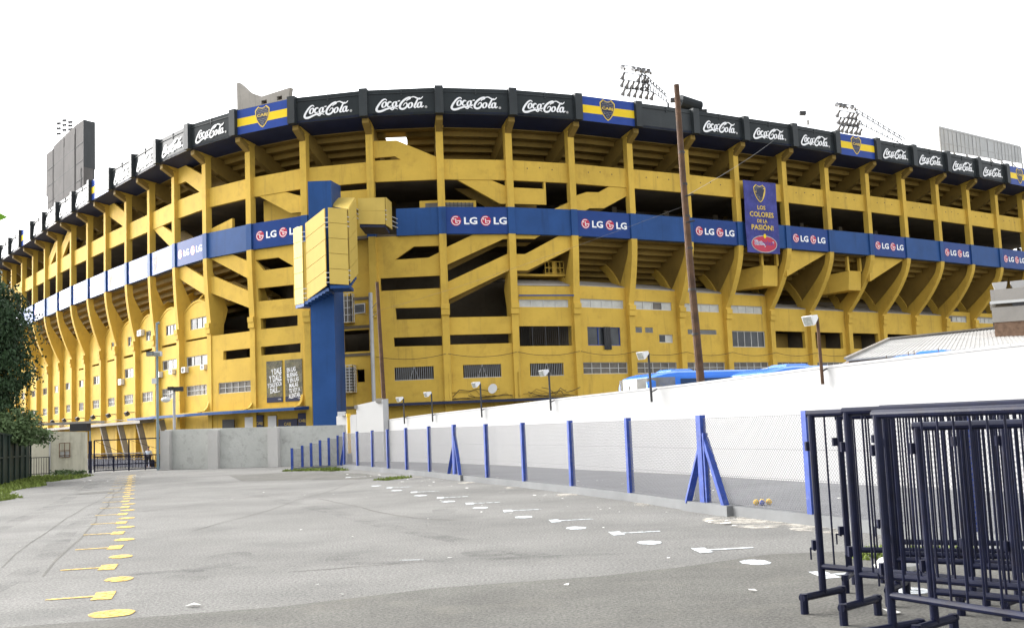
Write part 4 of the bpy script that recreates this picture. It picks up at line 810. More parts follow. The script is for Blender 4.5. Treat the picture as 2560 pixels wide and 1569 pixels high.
b = B(); b.bar((-24.9, 57.86, 0), (-24.9, 57.86, 2.34), .07, .07, WALLW); b.build('wall_pier', t)
b = B()
for x in (-24.35, -24.07, -23.8): b.bar((x, 57.78, .95), (x, 57.78, 1.7), .035, .035, BRICK)
for z in (.95, 1.05, 1.3, 1.7): b.bar((-24.35, 57.78, z), (-23.8, 57.78, z), .035, .03, BRICK)
b.box((-24.08, 57.82, 1.1), (.5, .02, .28), STEEL); b.build('barred_plaque', t)
b = B(); b.box((-24.6, 58.6, 2.75), (4.2, 1.2, .12), CONC); b.box((-23.45, 58.3, 2.5), (.9, .6, .4), DARKM); b.build('concrete_lintel', t)
# gate
def gp(s, z=0, y=0): return Vector((-23.05+3.45*s, 59.2+.9*s+y, z))
t = thing('yard_gate', 'dark blue barred metal gate standing between the beige and grey walls', 'gate', gp(0))
b = B()
for z in (.12, .42, .86, 1.76): b.bar(gp(0, z), gp(1, z), .05, .06, NAVYB)
for s in (0, .28, .5, .74, 1): b.bar(gp(s, .05), gp(s, 1.76 if s in (0, .5, 1) else .86), .06, .06, NAVYB)
b.build('gate_frame', t)
b = B()
for k in range(46): b.bar(gp(k/45, .12), gp(k/45, .86), .018, .018, NAVYB)
b.bar(gp(.02, 1.72), gp(.48, .9), .02, .02, NAVYB); b.bar(gp(.98, 1.1), gp(.52, 1.7), .02, .02, NAVYB); b.build('gate_bars', t)
for s, h, r_ in ((-.06, 2.95, .1), (1.03, 1.9, .1)):
    b = B(); b.tube(gp(s, -.2), gp(s, h if s > 0 else 1.75), r_, NAVYB, 8)
    if s < 0: b.tube(gp(s, 1.75), gp(s, h), .04, CYAN, 6)
    b.build('gate_post', t)
t = thing('street_pole', 'tall pale blue lamp pole at the right edge of the gate', 'lamp post', (-19.85, 60, 0)); b = B(); b.tube((-19.85, 60, -.2), (-19.85, 60, 8.15), .085, CYAN, 8, .06); b.tube((-19.85, 60, 8.1), (-19.7, 60, 8.15), .07, CYAN, 6); b.build('pole', t)
for dx, z, m_ in ((.1, 6.4, BRIGHTM), (-.28, 6.42, DARKM)):
    b = B(); b.box((-19.85+dx, 59.8, z), (.42, .3, .26), m_); b.box((-19.85+dx, 59.62, z-.03), (.34, .04, .2), LENS); b.build('lamp_head', t)
b = B(); b.box((-19.97, 59.85, 4.9), (.22, .2, .3), BRIGHTM); b.build('camera_box', t)
t = thing('street_lamp', 'grey lamp post with a round white lamp behind the grey wall', 'lamp post', (-19.57, 62, 0)); b = B(); b.tube((-19.57, 62, -.2), (-19.55, 62, 4.5), .08, STEEL, 8); b.tube((-19.55, 62, 4.3), (-19.95, 61.9, 4.05), .03, STEEL, 5); b.build('post', t)
b = B(); b.ball((-20.0, 61.9, 3.92), .26, BRIGHTM, 10, (1.1, 1, .6)); b.build('lamp_head', t); b = B(); b.box((-19.3, 62, 4.5), (.5, .3, .25), DARKM); b.build('floodlight', t); b = B(); b.box((-19.75, 62, 4.55), (.3, .25, .2), DARKM); b.build('floodlight', t)
# green fence on the left
t = thing('sheet_fence', 'dark green sheet metal fence under the trees', 'fence', (-23.5, 50, 0)); b = B()
slab([(-21.0, 43, 2.3), (-24.35, 54.2, 2.0)], .06, b, GRNF); b.build('sheet_panel', t)
for k in range(8):
    x, y = -21.0-3.35*k/7, 43+11.2*k/7; b = B(); b.bar((x+.06, y, 0), (x+.06, y, 2.3-.3*k/7), .07, .07, GRNF); b.build('fence_post', t)
b = B(); b.bar((-20.93, 43, 1.2), (-24.28, 54.2, 1.15), .05, .06, GRNF); b.bar((-20.93, 43, 2.28), (-24.28, 54.2, 1.98), .06, .06, GRNF); b.build('fence_rail', t)
t = thing('bar_fence', 'short dark barred fence in front of the beige wall', 'fence', (-25.4, 57.2, 0)); b = B()
for k in range(12): b.bar((-26.1+.13*k, 57.2, 0), (-26.1+.13*k, 57.2, 1.0), .02, .02, DARKM)
b.bar((-26.1, 57.2, 1.0), (-24.65, 57.2, 1.0), .04, .04, DARKM); b.bar((-26.1, 57.2, .15), (-24.65, 57.2, .15), .04, .04, DARKM); b.bar((-24.65, 57.2, 0), (-24.65, 57.2, 1.02), .05, .05, DARKM); b.build('bars', t)
# chain link fence
FP = [(-8.01, 50.3), (-7.06, 48.0), (-6.09, 45.62), (-5.14, 43.2), (-4.18, 40.9), (-3.11, 38.3), (-2.05, 35.23), (-.92, 32.22), (.16, 29.31), (1.28, 26.2), (2.34, 22.93), (3.3, 19.5), (4.4, 16.5), (5.5, 13.4), (6.5, 10.2)]
TOPZ = [1.66, 1.67, 1.69, 1.71, 1.73, 1.75, 1.77, 1.74, 1.73, 1.73, 1.73, 1.72, 1.72, 1.72, 1.72]
t = thing('chain_link_fence', 'long chain link fence with bright blue posts along the white wall', 'fence', (-2, 35.2, 0))
def kerb(b, P_, zt=.17):
    for p, q in zip(P_[:-1], P_[1:]): b.bar((*p, zt/2-.05), (*q, zt/2-.05), .16, zt+.1, KERB)
b = B(); kerb(b, FP); 
for i in (6, 11):
    q = (Vector(FP[i+1])-Vector(FP[i-1])).normalized(); b.box((FP[i][0]+q.x*.2, FP[i][1]+q.y*.2, .08), (1.7, .3, .2), KERB, (Vector((q.x, q.y, 0)), Vector((-q.y, q.x, 0)), Vector((0, 0, 1))))
b.build('concrete_kerb', t)
def mesh_wires(b, P_, Z, r=.0036, pitch=.066, z0=.18, dz=.06):
    for (p, zp), (q, zq) in zip(zip(P_[:-1], Z[:-1]), zip(P_[1:], Z[1:])):
        p, q = Vector((*p, 0)), Vector((*q, 0)); L = (q-p).length; H_ = min(zp, zq)-dz-z0; dv = (q-p)/L; nn = Vector((-dv.y, dv.x, 0))*r
        def P3(u, z): v = p+dv*u; return Vector((v.x, v.y, z0+z))
        n_ = int((L+H_)/(pitch))
        for k in range(n_):
            s = -H_+k*pitch
            for sg in (1, -1):
                u0, zz0, u1, zz1 = s, 0, s+H_, H_
                if u0 < 0: zz0 -= u0; u0 = 0
                if u1 > L: zz1 -= u1-L; u1 = L
                if u1-u0 < .01: continue
                if sg < 0: u0, u1 = L-u0, L-u1
                a, c_ = P3(u0, zz0), P3(u1, zz1); dd = (c_-a).normalized(); sd2 = dd.cross(nn.normalized())*r
                A_ = [a+nn, a-nn*.5+sd2*.87, a-nn*.5-sd2*.87]; C_ = [c_+nn, c_-nn*.5+sd2*.87, c_-nn*.5-sd2*.87]
                kk = len(b.v); b.v += [tuple(v) for v in A_+C_]; i = b.m(WIRE)
                for j in range(3): b.f.append((kk+j, kk+(j+1) % 3, kk+3+(j+1) % 3, kk+3+j)); b.mi.append(i)
        for z in (.02, H_*.33, H_*.64, H_): b.tube(P3(0, z), P3(L, z), .0035, WIRE, 4)
b = B(); mesh_wires(b, FP, TOPZ); b.build('wire_mesh', t, fix=False)
for i, ((x, y), z) in enumerate(zip(FP, TOPZ)):
    d_ = (Vector(FP[min(i+1, 14)])-Vector(FP[max(i-1, 0)])).normalized(); ax = (Vector((d_.x, d_.y, 0)), Vector((-d_.y, d_.x, 0)), Vector((0, 0, 1)))
    b = B(); wd = .12 if i not in (6, 11) else .17; tilt = random.Random(i).uniform(-.012, .012)
    b.hexa([Vector((x, y, .05))+ax[0]*a*wd/2+ax[1]*c_*.06 for a, c_ in ((-1, -1), (1, -1), (1, 1), (-1, 1))], [Vector((x+tilt, y, z))+ax[0]*a*wd/2+ax[1]*c_*.055 for a, c_ in ((-1, -1), (1, -1), (1, 1), (-1, 1))], BLUF)
    if i in (6, 11): b.box(Vector((x, y, .75))+ax[0]*.13, (.05, .09, 1.3), BLUF, ax)
    b.build('fence_post', t)
    if i in (0, 6, 11):
        for sg, e in ((-1, 1.15), (1, 1.05)):
            if i == 0 and sg > 0: continue
            ft = Vector((.2, -.85, 0)) if sg > 0 else Vector((-.24, .42, 0))
            b = B(); b.bar(Vector((x, y, .15))+ft, Vector((x, y, 1.3 if sg > 0 else 1.12))+ax[0]*sg*.09+ax[1]*.02, .1, .11, BLUF); b.build('brace', t)
LP = [(-8.01, 50.4), (-8.45, 51.2), (-8.95, 51.6), (-9.35, 51.5), (-9.72, 51.2), (-10.1, 51.0), (-10.5, 50.6)]
LZ = [1.66, 1.52, 1.42, 1.33, 1.22, 1.12, 1.02]
t = thing('chain_link_fence', 'short sloping chain link fence closing the far end of the lot', 'fence', (-9.2, 51.2, 0))
b = B(); kerb(b, LP, .12); b.build('concrete_kerb', t)
b = B(); mesh_wires(b, LP, LZ, .004, .05, .1, .05); b.build('wire_mesh', t, fix=False)
for (x, y), z in list(zip(LP, LZ))[1:]:
    b = B(); b.box((x, y, z/2), (.11, .1, z), BLUF); b.build('fence_post', t)
t = thing('yellow_pipe', 'yellow gas pipe post at the far end of the white wall', 'post', (-8.8, 57, 0)); b = B(); b.tube((-8.8, 57, .5), (-8.82, 57, 2.45), .085, BALLY, 8); b.tube((-8.82, 57, 2.45), (-8.82, 57, 2.62), .12, BALLY, 8); b.build('pipe', t); b = B(); b.box((-8.8, 57, .25), (.24, .24, .6), CONC); b.build('base', t)

# lamps on the white wall
LAMPS = [(7.42, 25.6, 2.33, 3.92, 'floodlight on a rusty post, largest and nearest on the white wall'), (4.35, 33.5, 2.2, 3.72, 'floodlight post on the white wall in front of the blue bus'), (1.45, 40.4, 2.15, 3.62, 'floodlight post on the white wall under the barred stadium window'), (-1.35, 47.3, 2.05, 3.55, 'floodlight post on the white wall, fourth from the barriers'), (-3.9, 52.5, 1.98, 3.38, 'floodlight post on the white wall, second from the stepped wall'), (-5.6, 55.7, 1.95, 3.28, 'floodlight post on the white wall nearest the stepped wall')]
for k, (x, y, z0, z1, lab) in enumerate(LAMPS):
    x -= .15; t = thing('wall_lamp', lab, 'wall lamp', (x, y, z0), 'floodlights on the white wall'); b = B(); b.tube((x, y, z0), (x-.02, y, z1), .04, DARKM if k else RUST, 6); b.tube((x, y, z0+.3), (x+.2, y+.08, z0+.4), .02, DARKM, 4); b.build('post', t)
    fw = Vector((-.75, -.5, -.35)).normalized(); u_ = Vector((0, 0, 1)).cross(fw).normalized(); v_ = fw.cross(u_); p = Vector((x-.14, y-.06, z1-.02)); b = B()
    def rr(q, s): return [q+u_*a*s*.12+v_*c_*s*.095 for a, c_ in ((-1, -1), (1, -1), (1, 1), (-1, 1))]
    b.loft([rr(p-fw*.12, .45), rr(p, .8), rr(p+fw*.16, 1.25), rr(p+fw*.2, 1.25)], BRIGHTM); b.tube((x, y, z1-.06), tuple(p-fw*.08), .025, BRIGHTM, 5); b.build('lamp_head', t)
    b = B(); b.poly([q+fw*.205 for q in rr(p, 1.08)], LENS); b.build('lens', t)
t = thing('wall_lamp', 'small white floodlight at the foot of the blue stair tower', 'wall lamp', (-9.6, 60.8, 2.3)); b = B(); b.tube((-9.6, 61, 1.9), (-9.6, 61, 2.6), .03, DARKM, 5); b.build('post', t); b = B(); b.box((-9.8, 60.9, 2.68), (.42, .3, .24), BRIGHTM); b.build('lamp_head', t)
t = thing('satellite_dish', 'small grey satellite dish on the facade behind the white wall', 'dish', (-2.3, 79, 4.3)); b = B(); f = Bay(NM['D'], -.6); p = Vector(f(3.35, 4.35, 0)); b.tube(p, p+Vector((-.05, -.1, .03)), .1, BRIGHTM, 14, .38); b.build('dish', t); b = B(); b.tube(p, (p.x, p.y+.5, p.z-.3), .03, DARKM, 5); b.build('arm', t)

# wooden poles, drain pipe
t = thing('utility_pole', 'tall rusty brown pole rising behind the white wall', 'pole', (6.2, 36, 0)); pts = [(6.26, 36, -.2), (6.17, 36, 3.2), (6.05, 36, 7), (5.985, 36, 10), (5.95, 36, 13.0)]; b = B()
rings = []
for (x, y, z) in pts:
    r = .15-.055*z/13; rings.append([(x+r*math.cos(a), y+r*math.sin(a), z) for a in [math.pi*k/6 for k in range(12)]])
b.loft(rings, RUST); b.build('shaft', t)
for z in (4.4, 5.9, 7.3, 8.4, 9.5, 10.6): b = B(); x = 6.2-.26*z/13; r = .15-.055*z/13+.008; b.tube((x, 36, z), (x, 36, z+.07), r, DARKM, 12); b.build('clamp_band', t)
b = B(); b.tube((6.0, 35.9, 9.1), (6.3, 35.9, 9.15), .03, DARKM, 5); b.tube((5.98, 35.9, 8.2), (6.28, 35.9, 8.25), .03, DARKM, 5); b.build('step_iron', t)
t = thing('utility_pole', 'thinner rusty pole leaning beside the stepped wall', 'pole', (-8.45, 70, 0)); b = B(); b.tube((-8.4, 70, -.2), (-8.73, 70, 11.3), .16, RUST, 10, .11); b.build('shaft', t)
b = B(); b.tube((-8.73, 70, 10), (-9.1, 70, 9.6), .02, DARKM, 4); b.tube((-8.73, 70, 9.3), (-9.1, 70, 9.0), .02, DARKM, 4); b.build('step_iron', t)
t = thing('drain_pipe', 'grey vertical pipe just left of the leaning rusty pole', 'pipe', (-10.05, 77, 0)); b = B(); b.tube((-10.05, 77, -.3), (-10.1, 77, 11.5), .14, STEEL, 8); b.build('pipe', t)
# wires crossing the sky
t = thing('overhead_wire', 'single thin wire crossing the sky at the upper right', 'wire', (20, 40, 20)); b = B(); b.path(sag((16.81, 40, 14.77), (21.26, 40, 16.41), .05), .008, STEEL, 4); b.build('wire', t)
t = thing('overhead_wire', 'thin slack wire strung from the rusty pole across the facade', 'wire', (5, 40, 9)); b = B(); b.path(sag((6.02, 36, 8.8), (-12.3, 75.5, 9.4), .3), .004, DARKM, 4); b.build('wire', t)
t = thing('overhead_wire', 'thin wire rising right from the rusty pole to the rim', 'wire', (8, 60, 9)); b = B(); b.path(sag((6.0, 36, 9.1), (24.5, 93, 26.2), .2), .006, STEEL, 4); b.build('wire', t)
# ------------------------------------------------------------------ buses behind the white wall
def bus(name, label, nose, dirv, L, h, wd=2.5, group='blue buses behind the white wall', glass=BUSS):
    d = Vector((*dirv, 0)).normalized(); s_ = Vector((-d.y, d.x, 0)); O = Vector((*nose, 0))   # body runs from nose along d; s_ is the far side
    t = thing(name, label, 'bus', O+d*L/2, group)
    def sec(x, dw, zt, zb=.35):
        w2 = wd/2-dw; r = .22
        return [O+d*x+s_*a+Vector((0, 0, z)) for a, z in ((-w2, zb), (w2, zb), (w2, zt-r), (w2-.08, zt-.07), (w2-.3, zt), (-w2+.3, zt), (-w2+.08, zt-.07), (-w2, zt-r))]
    b = B(); b.loft([sec(0.0, .22, h-.3, .5), sec(.1, .12, h-.2, .4), sec(.4, .03, h-.11), sec(.8, 0, h-.03), sec(1.2, 0, h), sec(L-.3, 0, h), sec(L, .1, h-.15)], BUSB); b.build('body', t)
    b = B(); rows = []
    for zt in (h-.26, h-1.1, h-1.9):
        rows.append([O+d*(x-.03 if abs(a) < .7 else x)+s_*a*wd/2.5+Vector((0, 0, zt+.02*abs(a))) for x, a in ((1.05, -1.27), (.35, -1.245), (.02, -1.0), (-.1, -.5), (-.12, 0), (-.1, .5), (.02, 1.0), (.35, 1.245))])
    b.loft(rows, glass, closed=False); b.build('windscreen', t)
    b = B(); b.bar(O-d*.14+Vector((0, 0, h-.5)), O-d*.14+Vector((0, 0, h-1.9)), .04, .04, DARKM); b.build('wiper_bar', t)
    b = B()
    for a in (-1, 1): b.hexa([O+d*x+s_*(a*(wd/2+e))+Vector((0, 0, h-1.3)) for x, e in ((1.3, 0), (L-.5, 0), (L-.5, .012), (1.3, .012))], [O+d*x+s_*(a*(wd/2+e))+Vector((0, 0, h-.3)) for x, e in ((1.3, 0), (L-.5, 0), (L-.5, .012), (1.3, .012))], BUSG)
    b.build('side_window', t)
    for x in (1.9, L*.62):
        b = B(); b.loft([[O+d*(x+a*.5)+s_*c_*.5+Vector((0, 0, z)) for a, c_ in ((-1, -1), (1, -1), (1, 1), (-1, 1))] if z < h+.05 else [O+d*(x+a*.4)+s_*c_*.4+Vector((0, 0, z)) for a, c_ in ((-1, -1), (1, -1), (1, 1), (-1, 1))] for z in (h-.02, h+.04, h+.1)], BUSB if x < 2 else BRIGHTM); b.build('roof_hatch', t)
    for x in (2.2, L-2.4):
        for a in (-1, 1):
            b = B(); b.tube(O+d*x+s_*(a*(wd/2-.28))+Vector((0, 0, .48)), O+d*x+s_*(a*(wd/2+.02))+Vector((0, 0, .48)), .48, DARKM, 16); wh = b.build('wheel', t)
            b = B(); b.tube(O+d*x+s_*(a*(wd/2+.02))+Vector((0, 0, .48)), O+d*x+s_*(a*(wd/2+.03))+Vector((0, 0, .48)), .28, STEEL, 14); b.build('rim', wh)
bus('bus', 'bright blue bus with a pale curtained windscreen, leftmost behind the white wall', (4.42, 40.6), (.9, .43), 11, 3.42)
bus('bus', 'blue bus with a long roof right of the rusty pole, nearer than its neighbour', (7.82, 36.8), (.9, .43), 10.5, 3.26, glass=BUSG)
bus('bus', 'blue bus in front of the corrugated roof, only its curved roof edge showing', (13.3, 35.6), (.62, .78), 10, 3.5, glass=BUSG)
bus('bus', 'blue bus at the right edge of the picture behind the white wall', (16.9, 36.0), (.62, .78), 10, 3.62, glass=BUSG)

# ------------------------------------------------------------------ shed and tank building
t = thing('shed', 'long low shed with a weathered grey corrugated roof behind the blue buses', 'shed', (22, 52, 0))
RG0, RG1 = Vector((20.19, 58, 5.34)), Vector((36, 64.5, 6.6)); E0, E1 = Vector((15.36, 50.0, 4.0)), Vector((33, 53.0, 5.0)); BK = Vector((18.2, 62, 4.0)); BK1 = Vector((34, 68, 5.0)); GL = Vector((15.34, 50, 4.0))
b = B(); n = 70
for k in range(n):
    a0, a1 = k/n, (k+.5)/n; a2 = (k+1)/n
    for p, q, lift in ((a0, a1, .018), (a1, a2, 0)):
        up_ = Vector((0, 0, lift)); b.hexa([E0.lerp(E1, p)-Vector((0, 0, .06)), E0.lerp(E1, q)-Vector((0, 0, .06)), RG0.lerp(RG1, q)-Vector((0, 0, .06)), RG0.lerp(RG1, p)-Vector((0, 0, .06))], [E0.lerp(E1, p)+up_, E0.lerp(E1, q)+up_, RG0.lerp(RG1, q)+up_, RG0.lerp(RG1, p)+up_], ROOF)
b.hexa([BK, BK1, RG1, RG0], [BK+Vector((0, 0, .08)), BK1+Vector((0, 0, .08)), RG1+Vector((0, 0, .08)), RG0+Vector((0, 0, .08))], ROOF)
b.build('roof', t)
b = B(); b.bar(RG0+Vector((0, 0, .1)), RG1+Vector((0, 0, .1)), .3, .08, CONC); b.bar(GL+Vector((0, 0, .08)), RG0+Vector((0, 0, .08)), .16, .1, CONC); b.build('ridge_cap', t)
b = B()
for p, q in ((E0, E1), (GL, BK)):
    i_ = Vector((.25, .35, 0)); b.hexa([Vector((p.x, p.y, -.3))+i_, Vector((q.x, q.y, -.3))+i_, Vector((q.x, q.y, -.3))+i_*1.8, Vector((p.x, p.y, -.3))+i_*1.8], [p+i_-Vector((0, 0, .02)), q+i_-Vector((0, 0, .02)), q+i_*1.8-Vector((0, 0, .02)), p+i_*1.8-Vector((0, 0, .02))], BRICK)
b.build('brick_wall', t)
t = thing('tank_building', 'stained concrete tank building with a broken top, above the shed at right', 'building', (27, 58, 0))
TX, TY = Vector((.913, -.408, 0)), Vector((.408, .913, 0)); TA = (TX, TY, Vector((0, 0, 1))); TO = Vector((24.95, 56.0, 0))
def tb(b, u0, u1, v0, v1, z0, z1, m_): b.box(TO+TX*(u0+u1)/2+TY*(v0+v1)/2+Vector((0, 0, (z0+z1)/2)), (u1-u0, v1-v0, z1-z0), m_, TA)
b = B(); tb(b, .06, 5, .06, 4, -.3, 5.9, BRICK); tb(b, 0, 5, 0, 4, 5.9, 6.68, CONC); tb(b, .2, 5, .25, 4, 6.68, 6.86, INNER); tb(b, 0, 5, -.05, 4, 7.0, 7.6, CONC); b.build('walls', t)
b = B(); tb(b, -.06, 5, -.12, 4, 6.86, 7.0, FRAME); b.build('ledge', t)
for k in range(5):
    b = B(); o_ = TO+TX*(.25+k*.85); b.hexa([o_+TY*.2+Vector((0, 0, 7.6)), o_+TX*.5+TY*.2+Vector((0, 0, 7.6)), o_+TX*.5+TY*1.6+Vector((0, 0, 7.6)), o_+TY*1.6+Vector((0, 0, 7.6))], [o_-TX*.12+TY*.1+Vector((0, 0, 7.98)), o_+TX*.6+TY*.1+Vector((0, 0, 8.0)), o_+TX*.6+TY*1.6+Vector((0, 0, 7.98)), o_-TX*.1+TY*1.6+Vector((0, 0, 8.0))], CONCP); b.build('roof_slab', t)
b = B(); tb(b, 1.0, 1.9, -.02, .3, 6.7, 6.84, DARKM); b.build('opening', t)
for k, (x, y) in enumerate(((13.2, 31.0), (13.75, 31.1), (13.95, 31.1), (14.5, 31.2))): pass
t = thing('starter_bars', 'four thin rusty steel bars poking up behind the white wall coping', 'steel bars', (9.8, 22.9, 2.7)); b = B()
for dx, h in ((-.32, .12), (-.05, .16), (.02, .17), (.3, .16)): b.tube((8.55+dx, 23.2-dx*2.2, 2.5), (8.56+dx, 23.2-dx*2.2, 2.74+h), .008, RUST, 4)
b.build('bars', t)

# ------------------------------------------------------------------ crowd barriers in the foreground
def barrier(p, dirv, L, label, H_=1.68, lean=0.0, drop=0):
    d = Vector((*dirv, 0)).normalized(); s_ = Vector((-d.y, d.x, 0)); O = Vector((*p, 0)); u_ = (Vector((0, 0, 1))+s_*lean).normalized()
    t = thing('crowd_barrier', label, 'barrier', O+d*L/2, 'navy crowd barriers stacked at the right')
    P_ = lambda x, z, y=0: O+d*x+u_*z+s_*y
    b = B()
    r = .032
    for x in (0, L): b.tube(P_(x, .14), P_(x, H_), r, NAVYB, 12)
    b.tube(P_(-.035, H_), P_(L+.035, H_), r, NAVYB, 12); b.tube(P_(.02, .37), P_(L-.02, .37), r*.85, NAVYB, 12); b.build('frame', t, smooth=False)
    n_ = int(L/.135)
    for k in range(1, n_):
        x = L*k/n_; b = B(); b.tube(P_(x, .37), P_(x, H_), .0085, NAVYB, 6); b.build('bar', t)
    for x in (0.0, L):
        b = B(); f0 = O+d*x; b.tube(f0-s_*.3+Vector((0, 0, .14)), f0+s_*.3+Vector((0, 0, .14)), .032, NAVYB, 10)
        for a in (-.27, .27): b.tube(f0+s_*a, f0+s_*a+Vector((0, 0, .17)), .034, NAVYB, 10)
        b.build('foot', t)
    for z in (.55, 1.4):
        for x in (-.05, L+.05): b = B(); b.box(P_(x, z), (.05, .05, .08), NAVYB); b.build('bracket', t)
    b = B(); b.path([P_(-.05, .5), P_(-.1, .52), P_(-.1, .42)], .008, NAVYB, 5); b.build('hook', t)
barrier((2.58, 9.52), (.62, -.78), 2.3, 'navy crowd barrier standing leftmost of the stack', 1.68)
barrier((2.73, 8.98), (.68, -.73), 2.3, 'navy crowd barrier just right of the leftmost one', 1.69)
barrier((2.63, 7.93), (.46, -.89), 2.3, 'nearest navy crowd barrier with bars cut by the bottom edge', 1.66)
barrier((2.97, 8.02), (.66, -.75), 2.3, 'low navy crowd barrier, shorter than the others, at the front right', 1.56, -.02)
barrier((3.13, 10.56), (.9, -.44), 2.3, 'rearmost left navy crowd barrier seen between the front ones', 1.64)
barrier((3.66, 11.05), (.88, -.47), 2.3, 'navy crowd barrier leaning at the back of the stack', 1.66, .05)
barrier((3.3, 9.75), (.82, -.57), 2.3, 'navy crowd barrier in the middle of the stack, half hidden', 1.7)
barrier((3.74, 9.2), (.72, -.69), 2.3, 'navy crowd barrier in the right middle of the stack', 1.67)
barrier((3.45, 10.1), (.86, -.51), 2.3, 'navy crowd barrier second from the back of the stack', 1.66)
barrier((3.98, 8.9), (.7, -.71), 2.3, 'navy crowd barrier at the right edge, its thick post between thin bars', 1.66)

# ------------------------------------------------------------------ painted bay marks (parts of the ground)
def mk(name, poly, mt, z=.008):
    b = B(); b.plate(poly, [], lambda u, v, o: (u, v, o), z-.002, z, mt); b.build(name, ground)
rr = random.Random(5)
def ell(cx, cy, rx, ry, ang, mt):
    pts = []
    for k in range(22):
        a = 2*math.pi*k/22; j = 1+rr.uniform(-.06, .06); x, y = rx*math.cos(a)*j, ry*math.sin(a)*j; pts.append((cx+x*math.cos(ang)-y*math.sin(ang), cy+x*math.sin(ang)+y*math.cos(ang)))
    mk('painted_disc', pts, mt)
def paddle(hx, hy, ln, side, mt, s=1):
    u_ = Vector((-.97, -.24)) if side < 0 else Vector((.995, .1)); v_ = Vector((-u_.y, u_.x))*(1 if u_.x > 0 else -1); P0 = Vector((hx, hy))
    q = lambda a, c_: tuple(P0+u_*a+v_*c_)
    mk('painted_paddle', [q(-.1*s, -.33*s), q(.12*s, -.30*s), q(.12*s, -.05), q(ln, -.04), q(ln, .04), q(.12*s, .04), q(.14*s, .30*s), q(-.08*s, .31*s)], mt)
YE = [(-4.08, 10.91), (-4.98, 13.57), (-5.91, 16.18), (-6.84, 18.89), (-7.8, 21.6), (-8.64, 24.02), (-9.59, 26.73), (-10.48, 29.28), (-11.45, 32.0)]
for k in range(9, 17): YE.append((YE[8][0]-.93*(k-8), YE[8][1]+2.66*(k-8)))
for k, (x, y) in enumerate(YE):
    ell(x, y, .17+.05*(k < 1), .24, .35, PAINTY)
YPD = [(-4.63, 12.2), (-5.6, 14.9), (-6.5, 17.6), (-7.45, 20.3), (-8.3, 22.8), (-9.22, 25.4), (-10.1, 28.0), (-11.05, 30.65)]
for k in range(8, 16): YPD.append((YPD[7][0]-.93*(k-7), YPD[7][1]+2.66*(k-7)))
for x, y in YPD: paddle(x, y, .62, -1, PAINTY)
WE = [(3.6, 10.31), (2.68, 12.68), (1.76, 15.1), (.88, 17.57), (.06, 20.02), (-.82, 22.68), (-1.64, 25.01), (-2.5, 27.64), (-3.41, 30.35), (-4.36, 33.26)]
for x, y in WE: ell(x, y, .16, .23, .2, PAINTW)
for x, y in [(3.13, 11.5), (2.28, 14.0), (1.42, 16.5), (.58, 19.0), (-.26, 21.6), (-1.12, 24.05), (-1.93, 26.45), (-2.83, 29.2), (-3.8, 31.9), (-6.3, 40.2)]: paddle(x, y, .68, 1, PAINTW, .8)
mk('painted_line', [(-1.6, 14.28), (-1.28, 14.22), (-1.28, 14.24), (-1.6, 14.30)], PAINTW)
for c_, rad, zz in (((3.75, 17.4), .55, 1), ((3.3, 17.9), .3, 2), ((4.4, 16.1), .4, 3), ((2.5, 21.8), .22, 4), ((1.1, 25.6), .25, 5), ((-.2, 29.4), .22, 6), ((-1.6, 32.8), .25, 7), ((-3.6, 37.8), .22, 8)):
    pts = [(c_[0]+rad*rr.uniform(.9, 1.1)*math.cos(a)*1.1, c_[1]+rad*rr.uniform(.9, 1.1)*math.sin(a)*2) for a in [2*math.pi*k/26 for k in range(26)]]
    b = B(); b.plate(pts, [], lambda u, v, o: (u, v, o), .003+.001*zz/10, .006+.001*zz/20, DUST); b.build('dust_patch', ground)
b = B(); b.poly([(-14.17+.55*math.cos(a), 36.54+.75*math.sin(a), .006) for a in [math.pi*k/12 for k in range(24)]], ASPD); b.build('manhole_cover', ground)
b = B(); r2 = random.Random(9)                  # cracks and tyre lines
def crack(x, y, dx, dy, n_, wdt, wob_):
    p = Vector((x, y)); d = Vector((dx, dy))
    for k in range(n_):
        q = p+d+Vector((r2.uniform(-wob_, wob_), r2.uniform(-wob_, wob_))); v = (q-p).normalized(); nv = Vector((-v.y, v.x))*wdt*r2.uniform(.5, 1)
        b.poly([(*(p+nv), .003), (*(p-nv), .003), (*(q-nv), .003), (*(q+nv), .003)], ASPD); p = q
crack(-6.2, 14.2, -.62, 1.9, 16, .028, .12); crack(-7.3, 15.4, -.6, 1.95, 12, .02, .1); crack(-6, 20, .05, 1.6, 10, .02, .12); crack(-2.9, 13.6, .3, .1, 6, .015, .05); crack(-10.5, 19.8, .42, .03, 8, .02, .05); crack(-1.2, 20, -.5, .9, 9, .03, .25); crack(-9, 26, .5, 1.4, 8, .02, .2)
b.build('cracks', ground, fix=False)
r3 = random.Random(77)
for k in range(16):                              # oil and damp stains
    x, y = r3.uniform(-10, 2), r3.uniform(11.5, 45); a_, c_ = r3.uniform(.15, .7), r3.uniform(.3, 1.3); x -= (y-12)*.28*(.3+.7*r3.random())
    b = B(); b.poly([(x+a_*math.cos(t_)*(1+.15*math.sin(3*t_+k)), y+c_*math.sin(t_), .0052+.0001*k) for t_ in [math.pi*j/11 for j in range(22)]], TYRE); b.build('oil_stain', ground, fix=False)
def track(pts, wd):                              # soft worn tyre tracks
    L_, R_ = ribbon(pts, wd, 0, 0); n_ = len(L_); c = catmull(pts, 6); b = B()
    for j in range(len(c)-1):
        p, q = Vector(c[j]), Vector(c[j+1]); v = (q-p).normalized(); nv = Vector((-v.y, v.x))*wd/2
        b.poly([(*(p+nv), .0035), (*(p-nv), .0035), (*(q-nv), .0035), (*(q+nv), .0035)], TYRE)
    b.build('tyre_track', ground, fix=False)
